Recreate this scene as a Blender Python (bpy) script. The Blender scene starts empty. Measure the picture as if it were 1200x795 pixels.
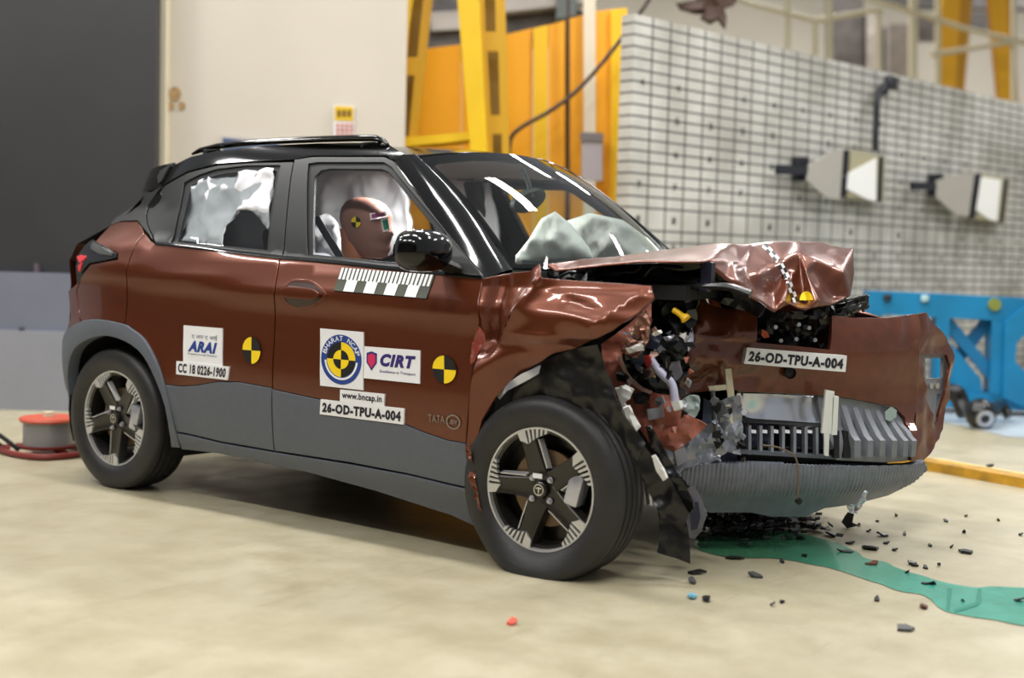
import bpy, bmesh, math, random
from mathutils import Vector, Matrix, noise
from mathutils.geometry import delaunay_2d_cdt
from mathutils.bvhtree import BVHTree

scene = bpy.context.scene
COL = scene.collection
random.seed(7)

# ------------------------------------------------------------------ camera
CAM = Vector((4.669, -4.31, 1.057))
YAW, PIT, ROL = math.radians(125.74), math.radians(-3.58), math.radians(1.45)
FPX = 1476.0
FW = Vector((math.cos(YAW) * math.cos(PIT), math.sin(YAW) * math.cos(PIT), math.sin(PIT)))
_r0 = Vector((math.sin(YAW), -math.cos(YAW), 0)); _u0 = _r0.cross(FW)
RT = math.cos(ROL) * _r0 + math.sin(ROL) * _u0
UP = -math.sin(ROL) * _r0 + math.cos(ROL) * _u0
cam_data = bpy.data.cameras.new('camera')
cam = bpy.data.objects.new('camera', cam_data)
COL.objects.link(cam)
cam.matrix_world = Matrix(((RT.x, UP.x, -FW.x, CAM.x), (RT.y, UP.y, -FW.y, CAM.y), (RT.z, UP.z, -FW.z, CAM.z), (0, 0, 0, 1)))
cam_data.sensor_width = 36.0
cam_data.lens = FPX / 1200 * 36.0
cam_data.clip_start = 0.05
cam_data.clip_end = 200
cam_data.dof.use_dof = True
cam_data.dof.focus_distance = 4.75
cam_data.dof.aperture_fstop = 1.2
scene.camera = cam

# ------------------------------------------------------------------ world, lamps of the hall and added fill lamps, exposure
world = bpy.data.worlds.new('hall_ambient')
scene.world = world
world.use_nodes = True
world.node_tree.nodes['Background'].inputs[0].default_value = (0.93, 0.96, 1.0, 1)
world.node_tree.nodes['Background'].inputs[1].default_value = 0.38
scene.view_settings.view_transform = 'Standard'
scene.view_settings.look = 'None'
scene.view_settings.gamma = 1.0
scene.view_settings.use_curve_mapping = False
scene.view_settings.exposure = 0.0

def hall_and_fill_lamp(loc, sx, sy, power, rz=0.0, tilt=(0, 0), color=(1.0, 0.98, 0.95)):
    d = bpy.data.lights.new('hall_and_fill_lamp', 'AREA')
    d.shape = 'RECTANGLE'; d.size = sx; d.size_y = sy; d.energy = power; d.color = color
    o = bpy.data.objects.new('hall_and_fill_lamp', d)
    COL.objects.link(o)
    o.location = loc; o.rotation_euler = (tilt[0], tilt[1], rz)
    return o
for lx, ly in ((-4.4, -3.0), (-1.2, -4.8), (1.6, -4.8), (4.4, -4.8), (-4.0, -0.8), (-1.2, -0.8), (1.6, -0.8), (4.4, -0.8), (-1.2, 3.2), (1.6, 3.2), (4.4, 3.2)):
    hall_and_fill_lamp((lx, ly, 5.6), 1.5, 0.35, 125, rz=0.12)
for lx, ly in ((-5.0, 4.5), (-2.0, 8.0), (3.0, 9.0), (6.0, 7.0)):
    hall_and_fill_lamp((lx, ly, 6.2), 1.5, 0.4, 130, rz=0.12)

for k_ in (-3.0, 4.0, 10.0):  # added lamps, out of view, that brighten the rear wall
    q_ = CAM + Vector((FW.x, FW.y, 0)) * 21 + Vector((FW.y, -FW.x, 0)) * k_
    hall_and_fill_lamp((q_.x, q_.y, 7.5), 1.6, 0.6, 420, rz=0.12)

# ------------------------------------------------------------------ materials
MATS = {}
def lin(c):
    return tuple((v / 12.92 if v <= 0.04045 else ((v + 0.055) / 1.055) ** 2.4) for v in (x / 255 for x in c))
def mat(name, rgb, rough=0.5, metal=0.0, coat=0.0, var=0.0, vscale=6.0, bump=0.0, bscale=60.0, spec=0.5, alpha=None, trans=0.0, emit=0.0):
    if name in MATS: return MATS[name]
    m = bpy.data.materials.new(name); m.use_nodes = True
    nt = m.node_tree; b = nt.nodes['Principled BSDF']
    c = lin(rgb)
    b.inputs['Base Color'].default_value = (*c, 1)
    b.inputs['Roughness'].default_value = rough
    b.inputs['Metallic'].default_value = metal
    b.inputs['Coat Weight'].default_value = coat
    b.inputs['Coat Roughness'].default_value = 0.03
    b.inputs['Specular IOR Level'].default_value = spec
    if trans: b.inputs['Transmission Weight'].default_value = trans
    if emit:
        b.inputs['Emission Color'].default_value = (*c, 1); b.inputs['Emission Strength'].default_value = emit
    tc = nt.nodes.new('ShaderNodeTexCoord')
    if var:
        n = nt.nodes.new('ShaderNodeTexNoise'); n.inputs['Scale'].default_value = vscale; n.inputs['Detail'].default_value = 6
        nt.links.new(tc.outputs['Object'], n.inputs['Vector'])
        r = nt.nodes.new('ShaderNodeValToRGB')
        r.color_ramp.elements[0].position = 0.3; r.color_ramp.elements[1].position = 0.7
        r.color_ramp.elements[0].color = (*[max(0, x * (1 - var)) for x in c], 1)
        r.color_ramp.elements[1].color = (*[min(1, x * (1 + var)) for x in c], 1)
        nt.links.new(n.outputs['Fac'], r.inputs['Fac']); nt.links.new(r.outputs['Color'], b.inputs['Base Color'])
    if bump:
        n2 = nt.nodes.new('ShaderNodeTexNoise'); n2.inputs['Scale'].default_value = bscale; n2.inputs['Detail'].default_value = 4
        nt.links.new(tc.outputs['Object'], n2.inputs['Vector'])
        bp_ = nt.nodes.new('ShaderNodeBump'); bp_.inputs['Strength'].default_value = bump; bp_.inputs['Distance'].default_value = 0.004
        nt.links.new(n2.outputs['Fac'], bp_.inputs['Height']); nt.links.new(bp_.outputs['Normal'], b.inputs['Normal'])
    MATS[name] = m
    return m

def glass_mat(name, tint, refl=1.45, base=0.04):
    """clear sheet glass: tinted see-through plus a fresnel reflection"""
    m = bpy.data.materials.new(name); m.use_nodes = True
    nt = m.node_tree; nt.nodes.clear()
    out = nt.nodes.new('ShaderNodeOutputMaterial'); mix = nt.nodes.new('ShaderNodeMixShader')
    tr = nt.nodes.new('ShaderNodeBsdfTransparent'); gl = nt.nodes.new('ShaderNodeBsdfGlossy')
    fr = nt.nodes.new('ShaderNodeFresnel'); fr.inputs['IOR'].default_value = refl
    tr.inputs['Color'].default_value = (*tint, 1); gl.inputs['Roughness'].default_value = 0.02
    nt.links.new(fr.outputs[0], mix.inputs[0]); nt.links.new(tr.outputs[0], mix.inputs[1]); nt.links.new(gl.outputs[0], mix.inputs[2])
    nt.links.new(mix.outputs[0], out.inputs[0])
    MATS[name] = m
    return m

paint = mat('brown_paint', (101, 47, 22), 0.33, 0.5, 0.6, bump=0.0)
paint_in = mat('brown_primer', (158, 92, 74), 0.5, 0.0, 0.15, var=0.25, vscale=30)
scuffed = mat('scuffed_brown_paint', (102, 51, 26), 0.34, 0.4, 0.7, var=0.2, vscale=16, bump=0.08, bscale=40)
black = mat('gloss_black', (8, 8, 8), 0.10, 0.0, 0.0)
frame_m = mat('satin_black', (25, 26, 24), 0.45, 0.0, 0.0)
seal_m = mat('rubber_black', (14, 14, 17), 0.6)
clad = mat('grey_cladding', (88, 93, 101), 0.55, 0.0, 0.0, var=0.04, vscale=40, bump=0.12, bscale=400)
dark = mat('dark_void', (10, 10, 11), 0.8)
blkp = mat('black_plastic', (17, 17, 18), 0.32, var=0.08, vscale=20, bump=0.2, bscale=70)
blkg = mat('black_shiny_plastic', (20, 20, 22), 0.22)
tyre_m = mat('tyre_rubber', (38, 37, 37), 0.5, var=0.22, vscale=14, bump=0.25, bscale=120)
rim_d = mat('rim_dark', (50, 48, 44), 0.30, 0.5, 0.3)
rim_s = mat('rim_machined', (206, 206, 206), 0.32, 0.6)
steel = mat('steel', (185, 187, 195), 0.3, 0.6, var=0.15, vscale=20)
silver = mat('crushed_silver', (206, 210, 222), 0.24, 0.7, bump=0.25, bscale=12)
chrome = mat('chrome', (215, 215, 215), 0.1, 1.0)
whitep = mat('white_plastic', (232, 232, 228), 0.45)
cream = mat('cream_plastic', (206, 198, 170), 0.5)
white_s = mat('sticker_white', (236, 236, 238), 0.45)
ink = mat('ink_dark', (28, 26, 42), 0.5)
blue_i = mat('ink_blue', (32, 62, 140), 0.5)
yellow_i = mat('ink_yellow', (246, 210, 20), 0.5)
black_i = mat('ink_black', (18, 18, 16), 0.5)
pink_i = mat('ink_pink', (205, 40, 90), 0.5)
navy_i = mat('ink_navy', (50, 35, 110), 0.5)
grey_i = mat('ink_grey', (130, 118, 108), 0.4)
airbag_m = mat('airbag_fabric', (226, 226, 232), 0.8, bump=0.25, bscale=25)
bag2_m = mat('front_airbag_fabric', (232, 230, 228), 0.8, bump=0.25, bscale=25)
seat_m = mat('seat_fabric', (32, 32, 36), 0.85, bump=0.2, bscale=200)
dash_m = mat('dashboard_grey', (44, 46, 46), 0.6)
glass_side = glass_mat('side_glass', (0.90, 0.94, 0.92))
glass_ws = glass_mat('windscreen_glass', (0.86, 0.93, 0.89))
clear_m = glass_mat('clear_plastic', (0.85, 0.88, 0.9))
red_lamp = mat('red_lamp', (190, 22, 30), 0.2, coat=1.0, emit=0.35)
dummy_face = mat('dummy_skin', (150, 104, 92), 0.6, var=0.06, vscale=9)
dummy_neck = mat('dummy_neck_skin', (186, 112, 78), 0.6, var=0.06, vscale=9)
cloth_m = mat('dummy_shirt', (190, 184, 176), 0.85)

# ------------------------------------------------------------------ tracing helpers: a picture point met with a real plane or surface
def ray(u, v):
    return FW + RT * ((u - 600) / FPX) + UP * ((397.5 - v) / FPX)
def at(u, v, ax, val):
    d = ray(u, v); i = 'xyz'.index(ax)
    return CAM + d * ((val - CAM[i]) / d[i])
def Xp(u, v, x): return at(u, v, 'x', x)
def Yp(u, v, y): return at(u, v, 'y', y)
def Zp(u, v, z): return at(u, v, 'z', z)
def pix(p):
    d = p - CAM; z = d.dot(FW)
    return (600 + FPX * d.dot(RT) / z, 397.5 - FPX * d.dot(UP) / z)
def hermite(tab):
    xs = [t[0] for t in tab]; ys = [t[1] for t in tab]; n = len(xs)
    m = []
    for i in range(n):
        if i == 0: m.append((ys[1] - ys[0]) / (xs[1] - xs[0]))
        elif i == n - 1: m.append((ys[-1] - ys[-2]) / (xs[-1] - xs[-2]))
        else: m.append((ys[i + 1] - ys[i - 1]) / (xs[i + 1] - xs[i - 1]))
    def f(x):
        if x <= xs[0]: return ys[0] + m[0] * (x - xs[0])
        if x >= xs[-1]: return ys[-1] + m[-1] * (x - xs[-1])
        i = 0
        while x > xs[i + 1]: i += 1
        h = xs[i + 1] - xs[i]; t = (x - xs[i]) / h
        return ((1 + 2 * t) * (1 - t) ** 2 * ys[i] + t * (1 - t) ** 2 * h * m[i] + t * t * (3 - 2 * t) * ys[i + 1] + t * t * (t - 1) * h * m[i + 1])
    return f
def spl(pts, n=6, closed=False):
    """Catmull-Rom through points"""
    P = [Vector(p) for p in pts]; out = []
    m = len(P); rng = range(m if closed else m - 1)
    for i in rng:
        if closed: a, b, c, d = P[i - 1], P[i], P[(i + 1) % m], P[(i + 2) % m]
        else: a, b, c, d = P[max(i - 1, 0)], P[i], P[i + 1], P[min(i + 2, m - 1)]
        for k in range(n):
            t = k / n
            out.append(0.5 * ((2 * b) + (c - a) * t + (2 * a - 5 * b + 4 * c - d) * t * t + (3 * b - a - 3 * c + d) * t ** 3))
    if not closed: out.append(P[-1])
    return out
def inpoly(p, poly):
    x, y = p; c = False; n = len(poly); j = n - 1
    for i in range(n):
        xi, yi = poly[i]; xj, yj = poly[j]
        if (yi > y) != (yj > y) and x < (xj - xi) * (y - yi) / (yj - yi) + xi: c = not c
        j = i
    return c
def segdist(p, a, b):
    ax, ay = a; bx, by = b; px, py = p
    dx, dy = bx - ax, by - ay; L = dx * dx + dy * dy
    t = 0 if L == 0 else max(0, min(1, ((px - ax) * dx + (py - ay) * dy) / L))
    return math.hypot(px - ax - t * dx, py - ay - t * dy)
def polydist(p, poly):
    return min(segdist(p, poly[i - 1], poly[i]) for i in range(len(poly)))

class Surf:
    def __init__(s, pos, guess, h=1e-4): s.pos = pos; s.guess = guess; s.h = h
    def nrm(s, a, b):
        h = 2e-3
        n = (s.pos(a + h, b) - s.pos(a - h, b)).cross(s.pos(a, b + h) - s.pos(a, b - h)).normalized()
        return n
    def inv(s, u, v):
        a, b = s.guess(u, v)
        for _ in range(25):
            q = pix(s.pos(a, b)); e0, e1 = q[0] - u, q[1] - v
            if abs(e0) + abs(e1) < 0.02: break
            qa = pix(s.pos(a + 1e-3, b)); qb = pix(s.pos(a, b + 1e-3))
            j00, j10 = (qa[0] - q[0]) / 1e-3, (qa[1] - q[1]) / 1e-3
            j01, j11 = (qb[0] - q[0]) / 1e-3, (qb[1] - q[1]) / 1e-3
            det = j00 * j11 - j01 * j10
            if abs(det) < 1e-6: break
            da = (e0 * j11 - e1 * j01) / det; db = (e1 * j00 - e0 * j10) / det
            da = max(-.3, min(.3, da)); db = max(-.3, min(.3, db))
            a -= da * 0.9; b -= db * 0.9
        return a, b

# ------------------------------------------------------------------ object helpers
def link(name, me, parent=None, label=None):
    o = bpy.data.objects.new(name, me); COL.objects.link(o)
    if parent is not None:
        o.parent = parent; o.matrix_parent_inverse = root_inv(parent)
    if label: o['label'] = label
    return o
def root_inv(p):
    m = Matrix.Identity(4); q = p; chain = []
    while q is not None:
        chain.append(q.matrix_basis.copy() if q.parent is None else q.matrix_parent_inverse @ q.matrix_basis); q = q.parent
    for c in reversed(chain): m = m @ c
    return m.inverted()
def tag(o, label, cat, group=None, kind=None):
    if label: o['label'] = label
    if cat: o['category'] = cat
    if group: o['group'] = group
    if kind: o['kind'] = kind
    return o
def empty(name, loc, label=None, cat=None, group=None):
    o = bpy.data.objects.new(name, None); COL.objects.link(o); o.location = loc; o.empty_display_size = 0.1
    return tag(o, label, cat, group)

class MB:
    """collects vertices and faces, then links them as one mesh"""
    def __init__(s): s.v = []; s.f = []; s.mi = []; s.sm = []
    def add(s, verts, faces, mi=0, smooth=False):
        k = len(s.v); s.v += [Vector(p) for p in verts]
        for f in faces: s.f.append([i + k for i in f]); s.mi.append(mi); s.sm.append(smooth)
        return s
    def box(s, c, d, M=None, bev=0.0, mi=0):
        x, y, z = d[0] / 2, d[1] / 2, d[2] / 2; c = Vector(c)
        if bev > 0:
            bm = bmesh.new(); bmesh.ops.create_cube(bm, size=1)
            for v in bm.verts: v.co = Vector((v.co.x * d[0], v.co.y * d[1], v.co.z * d[2]))
            bmesh.ops.bevel(bm, geom=list(bm.edges), offset=bev, segments=2, affect='EDGES', profile=0.5)
            bm.verts.index_update()
            vs = [v.co.copy() for v in bm.verts]; fs = [[v.index for v in f.verts] for f in bm.faces]; bm.free()
        else:
            vs = [Vector((i, j, k)) for i in (-x, x) for j in (-y, y) for k in (-z, z)]
            fs = [(0, 1, 3, 2), (4, 6, 7, 5), (0, 4, 5, 1), (2, 3, 7, 6), (0, 2, 6, 4), (1, 5, 7, 3)]
        if M is not None: vs = [M @ p for p in vs]
        return s.add([p + c for p in vs], fs, mi)
    def tube(s, pts, r, n=8, mi=0, cap=True, flat=1.0):
        P = [Vector(p) for p in pts]; m = len(P); vs = []
        up = Vector((0, 0, 1)); prev = None
        for i, p in enumerate(P):
            t = (P[min(i + 1, m - 1)] - P[max(i - 1, 0)]).normalized()
            if prev is None:
                a = t.cross(up)
                if a.length < 1e-3: a = t.cross(Vector((1, 0, 0)))
            else: a = prev - t * prev.dot(t)
            a.normalize(); prev = a; b = t.cross(a).normalized()
            rr = r[i] if isinstance(r, (list, tuple)) else r
            for k in range(n):
                th = 2 * math.pi * k / n
                vs.append(p + a * (rr * math.cos(th)) + b * (rr * flat * math.sin(th)))
        fs = [(i * n + k, i * n + (k + 1) % n, (i + 1) * n + (k + 1) % n, (i + 1) * n + k) for i in range(m - 1) for k in range(n)]
        if cap: fs += [tuple(range(n - 1, -1, -1)), tuple(range((m - 1) * n, m * n))]
        return s.add(vs, fs, mi, True)
    def lathe(s, prof, n=48, M=None, mi=0, closed=False, axis='y'):
        """prof of (along axis, radius)"""
        vs = []
        for k in range(n):
            th = 2 * math.pi * k / n
            for (y, r) in prof:
                p = Vector((r * math.cos(th), y, r * math.sin(th))) if axis == 'y' else Vector((r * math.cos(th), r * math.sin(th), y))
                vs.append(M @ p if M is not None else p)
        m = len(prof); fs = []
        for k in range(n):
            k2 = (k + 1) % n
            for i in range(m if closed else m - 1):
                i2 = (i + 1) % m
                fs.append((k * m + i, k * m + i2, k2 * m + i2, k2 * m + i))
        return s.add(vs, fs, mi, True)
    def prism(s, pts, h, mi=0):
        """polygon of 3-D points thickened by vector h"""
        n = len(pts); P = [Vector(p) for p in pts]; h = Vector(h)
        return s.add(P + [p + h for p in P], [tuple(range(n)), tuple(range(2 * n - 1, n - 1, -1))] + [(i, i + n, (i + 1) % n + n, (i + 1) % n) for i in range(n)], mi)
    def build(s, name, mats, parent=None, label=None, auto=40, recalc=True):
        me = bpy.data.meshes.new(name)
        me.from_pydata([tuple(p) for p in s.v], [], s.f)
        for m in (mats if isinstance(mats, (list, tuple)) else [mats]): me.materials.append(m)
        for p, mi, sm in zip(me.polygons, s.mi, s.sm): p.material_index = mi; p.use_smooth = True
        me.update()
        if recalc:
            bm = bmesh.new(); bm.from_mesh(me); bmesh.ops.recalc_face_normals(bm, faces=bm.faces); bm.to_mesh(me); bm.free()
        me.set_sharp_from_angle(angle=math.radians(auto))
        return link(name, me, parent, label)

def resample(loop, step):
    out = []; n = len(loop)
    for i in range(n):
        a, b = Vector(loop[i]), Vector(loop[(i + 1) % n])
        k = max(1, int((b - a).length / step + 0.5))
        for j in range(k): out.append(tuple(a.lerp(b, j / k)))
    return out

def patch(name, surf, loop, material, parent=None, holes=(), step=0.04, skirt=0.014, off=0.0, inset=0.0035, lip=0.0025, px=True, label=None, steps=None, face_cam=True):
    """a panel cut out of a curved surface, with rounded edges that turn inward"""
    sa, sb = steps or (step, step)
    conv = (lambda L: [surf.inv(*p) for p in L]) if px else (lambda L: [tuple(p) for p in L])
    loops = [resample(conv(L), min(sa, sb)) for L in [loop] + list(holes)]
    vs = []; edges = []
    for L in loops:
        k = len(vs); vs += [Vector(p) for p in L]; edges += [(k + i, k + (i + 1) % len(L)) for i in range(len(L))]
    nb = len(vs)
    amin = min(p[0] for p in loops[0]); amax = max(p[0] for p in loops[0]); bmin = min(p[1] for p in loops[0]); bmax = max(p[1] for p in loops[0])
    na = int((amax - amin) / sa) + 1; nbb = int((bmax - bmin) / sb) + 1
    for i in range(na + 1):
        for j in range(nbb + 1):
            p = (amin + (i + 0.5 * (j % 2)) * sa, bmin + j * sb)
            if inpoly(p, loops[0]) and not any(inpoly(p, h) for h in loops[1:]) and all(polydist(p, L) > 0.45 * min(sa, sb) for L in loops):
                vs.append(Vector(p))
    rv, re, rf, ov, oe, of = delaunay_2d_cdt(vs, edges, [], 0, 1e-7)
    tris = []
    for f in rf:
        c = (sum(rv[i][0] for i in f) / len(f), sum(rv[i][1] for i in f) / len(f))
        if inpoly(c, loops[0]) and not any(inpoly(c, h) for h in loops[1:]): tris.append(list(f))
    P = []; N = []
    for q in rv:
        p = surf.pos(q[0], q[1]); n = surf.nrm(q[0], q[1])
        P.append(p); N.append(n)
    sgn = 1.0
    if face_cam:
        if sum(n.dot(CAM - p) for p, n in zip(P, N)) < 0: sgn = -1.0
    elif face_cam is None: sgn = -1.0
    N = [n * sgn for n in N]
    P = [p + n * off for p, n in zip(P, N)]
    # map input loop vertices to output
    where = {}
    for i, src in enumerate(ov):
        for k in src: where[k] = i
    verts = list(P); vn = list(N); faces = []; fn = []
    for t in tris:
        a, b, c = (P[t[0]], P[t[1]], P[t[2]])
        if (b - a).cross(c - a).dot(N[t[0]]) < 0: t = t[::-1]
        faces.append(t); fn.append([N[i] for i in t])
    k = 0
    for li, L in enumerate(loops):
        idx = [where.get(k + i) for i in range(len(L))]; k += len(L)
        idx = [i for j, i in enumerate(idx) if i is not None and i != idx[j - 1]]
        n = len(idx)
        area = sum(loops[li][i - 1][0] * loops[li][i][1] - loops[li][i][0] * loops[li][i - 1][1] for i in range(len(L)))
        outs = []
        for j in range(n):
            t = (P[idx[(j + 1) % n]] - P[idx[j - 1]]).normalized(); nn = N[idx[j]]
            o = t.cross(nn)
            outs.append(o)
        # orient outward: use centroid test in parameter space via a tiny step
        j0 = max(range(n), key=lambda j: rv[idx[j]][0])
        da = surf.pos(rv[idx[j0]][0] + 1e-3, rv[idx[j0]][1]) - surf.pos(rv[idx[j0]][0], rv[idx[j0]][1])
        if (outs[j0].dot(da) < 0) != (li > 0): outs = [-o for o in outs]
        base = len(verts)
        for j in range(n):                                   # pull the rim in a little, so that panels keep a gap
            P[idx[j]] = P[idx[j]] - outs[j] * inset; verts[idx[j]] = P[idx[j]]
        for j in range(n):
            verts.append(P[idx[j]] + outs[j] * lip - N[idx[j]] * lip * 1.1); vn.append(outs[j])
        for j in range(n):
            verts.append(P[idx[j]] + outs[j] * lip - N[idx[j]] * (skirt + lip)); vn.append(outs[j])
        for j in range(n):
            j2 = (j + 1) % n
            for q, nq in (([idx[j], idx[j2], base + j2, base + j], [N[idx[j]], N[idx[j2]], outs[j2], outs[j]]), ([base + j, base + j2, base + n + j2, base + n + j], [outs[j], outs[j2], outs[j2], outs[j]])):
                a, b, c = verts[q[0]], verts[q[1]], verts[q[2]]
                g = (b - a).cross(c - a)
                if g.dot(nq[2] + nq[0] * 0.3) < 0: q = q[::-1]; nq = nq[::-1]
                faces.append(q); fn.append(nq)
    me = bpy.data.meshes.new(name)
    me.from_pydata([tuple(p) for p in verts], [], faces)
    me.materials.append(material)
    for p in me.polygons: p.use_smooth = True
    me.update()
    flat = [n for L in fn for n in L]
    if len(flat) == len(me.loops): me.normals_split_custom_set([tuple(n) for n in flat])
    return link(name, me, parent, label)

def pl_from(*pts):
    """plane (point, normal) through three points"""
    a, b, c = [Vector(p) for p in pts]
    return a, (b - a).cross(c - a).normalized()
def hit(u, v, plane):
    o, n = plane; d = ray(u, v)
    return CAM + d * ((o - CAM).dot(n) / d.dot(n))
def vplane(x, y, ang, lean=0.0):
    """upright plane through (x, y), its horizontal direction at ang degrees, leaning back by lean degrees"""
    a = math.radians(ang); t = Vector((math.cos(a), math.sin(a), 0)); l = math.radians(lean)
    w = Vector((0, 0, math.cos(l))) + Vector((-t.y, t.x, 0)) * math.sin(l)
    return Vector((x, y, 0)), t.cross(w).normalized()

def sheet(name, loop, plane, material, parent=None, step=0.03, amp=0.01, freq=8.0, thick=0.003, seed=0, label=None, ridged=True, smooth=False, bulge=0.0, oct=2, auto=None, holes=()):
    """a crumpled or torn sheet: outline met with a plane, meshed finely and dented"""
    o, n = plane
    if n.dot(CAM - o) < 0: n = -n
    t = n.cross(Vector((0, 0, 1)))
    if t.length < 0.05: t = Vector((1, 0, 0))
    t.normalize(); w = t.cross(n).normalized()
    to2 = lambda L: [((hit(u, v, plane) - o).dot(t), (hit(u, v, plane) - o).dot(w)) for (u, v) in L]
    loops = [resample(to2(L), step) for L in [loop] + list(holes)]
    vs = []; edges = []
    for L in loops:
        k = len(vs); vs += [Vector(p) for p in L]; edges += [(k + i, k + (i + 1) % len(L)) for i in range(len(L))]
    A = [p[0] for p in loops[0]]; B = [p[1] for p in loops[0]]
    rnd = random.Random(seed)
    for i in range(int((max(A) - min(A)) / step) + 2):
        for j in range(int((max(B) - min(B)) / step) + 2):
            p = (min(A) + (i + 0.5 * (j % 2) + rnd.uniform(-.2, .2)) * step, min(B) + (j + rnd.uniform(-.2, .2)) * step)
            if inpoly(p, loops[0]) and not any(inpoly(p, h) for h in loops[1:]) and polydist(p, loops[0]) > step * 0.4: vs.append(Vector(p))
    rv, re, rf, *_ = delaunay_2d_cdt(vs, edges, [], 0, 1e-7)
    P = []
    for q in rv:
        d = 0.0; fq = freq; am = amp
        for k in range(oct):
            s = noise.noise(Vector((q[0] * fq + seed * 7.3, q[1] * fq - seed * 3.1, seed * 1.7 + k * 5)))
            d += am * ((1 - 3 * abs(s)) if ridged else 2 * s)
            fq *= 2.1; am *= 0.45
        if bulge: d += bulge * min(1.0, polydist((q[0], q[1]), loops[0]) / 0.12) ** 0.6
        P.append(o + t * q[0] + w * q[1] + n * d)
    fs = []
    for f in rf:
        c = (sum(rv[i][0] for i in f) / len(f), sum(rv[i][1] for i in f) / len(f))
        if inpoly(c, loops[0]) and not any(inpoly(c, h) for h in loops[1:]):
            f = list(f)
            if (P[f[1]] - P[f[0]]).cross(P[f[2]] - P[f[0]]).dot(n) < 0: f = f[::-1]
            fs.append(f)
    me = bpy.data.meshes.new(name)
    bm = bmesh.new()
    bv = [bm.verts.new(p) for p in P]
    for f in fs:
        try: bm.faces.new([bv[i] for i in f])
        except ValueError: pass
    loose = [v for v in bm.verts if not v.link_faces]
    bmesh.ops.delete(bm, geom=loose, context='VERTS')
    bm.normal_update()
    if thick:
        top = list(bm.faces); bnd = [e for e in bm.edges if len(e.link_faces) == 1]
        mp = {}
        for v in list(bm.verts): mp[v] = bm.verts.new(v.co - v.normal * thick)
        for f in top: bm.faces.new([mp[v] for v in reversed(f.verts)])
        for e in bnd:
            a, b = e.verts; f = e.link_faces[0]
            vsf = list(f.verts); i = vsf.index(a)
            if vsf[(i + 1) % len(vsf)] == b: a, b = b, a
            try: bm.faces.new([a, b, mp[b], mp[a]])
            except ValueError: pass
    for f in bm.faces: f.smooth = True
    bm.to_mesh(me); bm.free()
    me.materials.append(material)
    if auto is None: auto = 180 if smooth else 22
    if auto < 180: me.set_sharp_from_angle(angle=math.radians(auto))
    return link(name, me, parent, label)

def text_verts(body, bold=0.0, shear=0.0):
    cu = bpy.data.curves.new('text_tmp', 'FONT'); cu.body = body; cu.offset = bold; cu.resolution_u = 3; cu.shear = shear; cu.space_character = 1.0 + bold * 2.6
    ob = bpy.data.objects.new('text_tmp', cu); COL.objects.link(ob)
    dg = bpy.context.evaluated_depsgraph_get()
    me = bpy.data.meshes.new_from_object(ob.evaluated_get(dg))
    vs = [(v.co.x, v.co.y) for v in me.vertices]; fs = [list(p.vertices) for p in me.polygons]
    bpy.data.objects.remove(ob); bpy.data.curves.remove(cu); bpy.data.meshes.remove(me)
    x0 = min(v[0] for v in vs); x1 = max(v[0] for v in vs); y0 = min(v[1] for v in vs); y1 = max(v[1] for v in vs)
    return [((x - x0) / (x1 - x0), (y - y0) / (y1 - y0)) for x, y in vs], fs

class Decal:
    """a sticker field: unit square (0..1, v upward) laid on a surface between four traced corners TL, TR, BR, BL"""
    def __init__(s, surf, corners, off): s.surf = surf; s.c = [Vector(surf.inv(*p)) for p in corners]; s.off = off; s.n = None
    def P(s, u, v, extra=0.0):
        tl, tr, br, bl = s.c
        q = (tl * (1 - u) + tr * u) * v + (bl * (1 - u) + br * u) * (1 - v)
        n = s.surf.nrm(q.x, q.y); p = s.surf.pos(q.x, q.y)
        if n.dot(CAM - p) < 0: n = -n
        return p + n * (s.off + extra)
    def base(s, name, m, parent, label=None, nu=8, nv=4):
        mb = MB(); vs = [s.P(i / nu, j / nv) for j in range(nv + 1) for i in range(nu + 1)]
        w = nu + 1
        mb.add(vs, [(j * w + i, j * w + i + 1, (j + 1) * w + i + 1, (j + 1) * w + i) for j in range(nv) for i in range(nu)], 0, True)
        vb = [s.P(i / nu, j / nv, -s.off - 0.001) for j in range(nv + 1) for i in range(nu + 1)]
        rim = [i for i in range(w)] + [j * w + nu for j in range(1, nv + 1)] + [nv * w + i for i in range(nu - 1, -1, -1)] + [j * w for j in range(nv - 1, 0, -1)]
        k = len(mb.v); mb.v += vb
        for a, b in zip(rim, rim[1:] + rim[:1]): mb.f.append([a, b, b + k, a + k]); mb.mi.append(0); mb.sm.append(False)
        return mb.build(name, m, parent, label)
    def text(s, name, body, box, m, parent, bold=0.02, shear=0.0, label=None, extra=0.0012):
        vs, fs = text_verts(body, bold, shear); u0, v0, u1, v1 = box
        mb = MB(); mb.add([s.P(u0 + x * (u1 - u0), v0 + y * (v1 - v0), extra) for x, y in vs], fs)
        return mb.build(name, m, parent, label, recalc=False)
    def shape(s, name, pts, m, parent, label=None, extra=0.0012):
        mb = MB(); P = [s.P(u, v, extra) for u, v in pts]; n = len(P)
        c = sum(P, Vector()) / n
        mb.add(P + [c], [(i, (i + 1) % n, n) for i in range(n)])
        return mb.build(name, m, parent, label, recalc=False)
def arc(cx, cy, r, a0, a1, n=14, asp=1.0):
    return [(cx + r * math.cos(math.radians(a0 + (a1 - a0) * i / n)), cy + asp * r * math.sin(math.radians(a0 + (a1 - a0) * i / n))) for i in range(n + 1)]
def ring_sector(cx, cy, r0, r1, a0, a1, n=14, asp=1.0):
    return arc(cx, cy, r1, a0, a1, n, asp) + arc(cx, cy, r0, a1, a0, n, asp)
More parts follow.
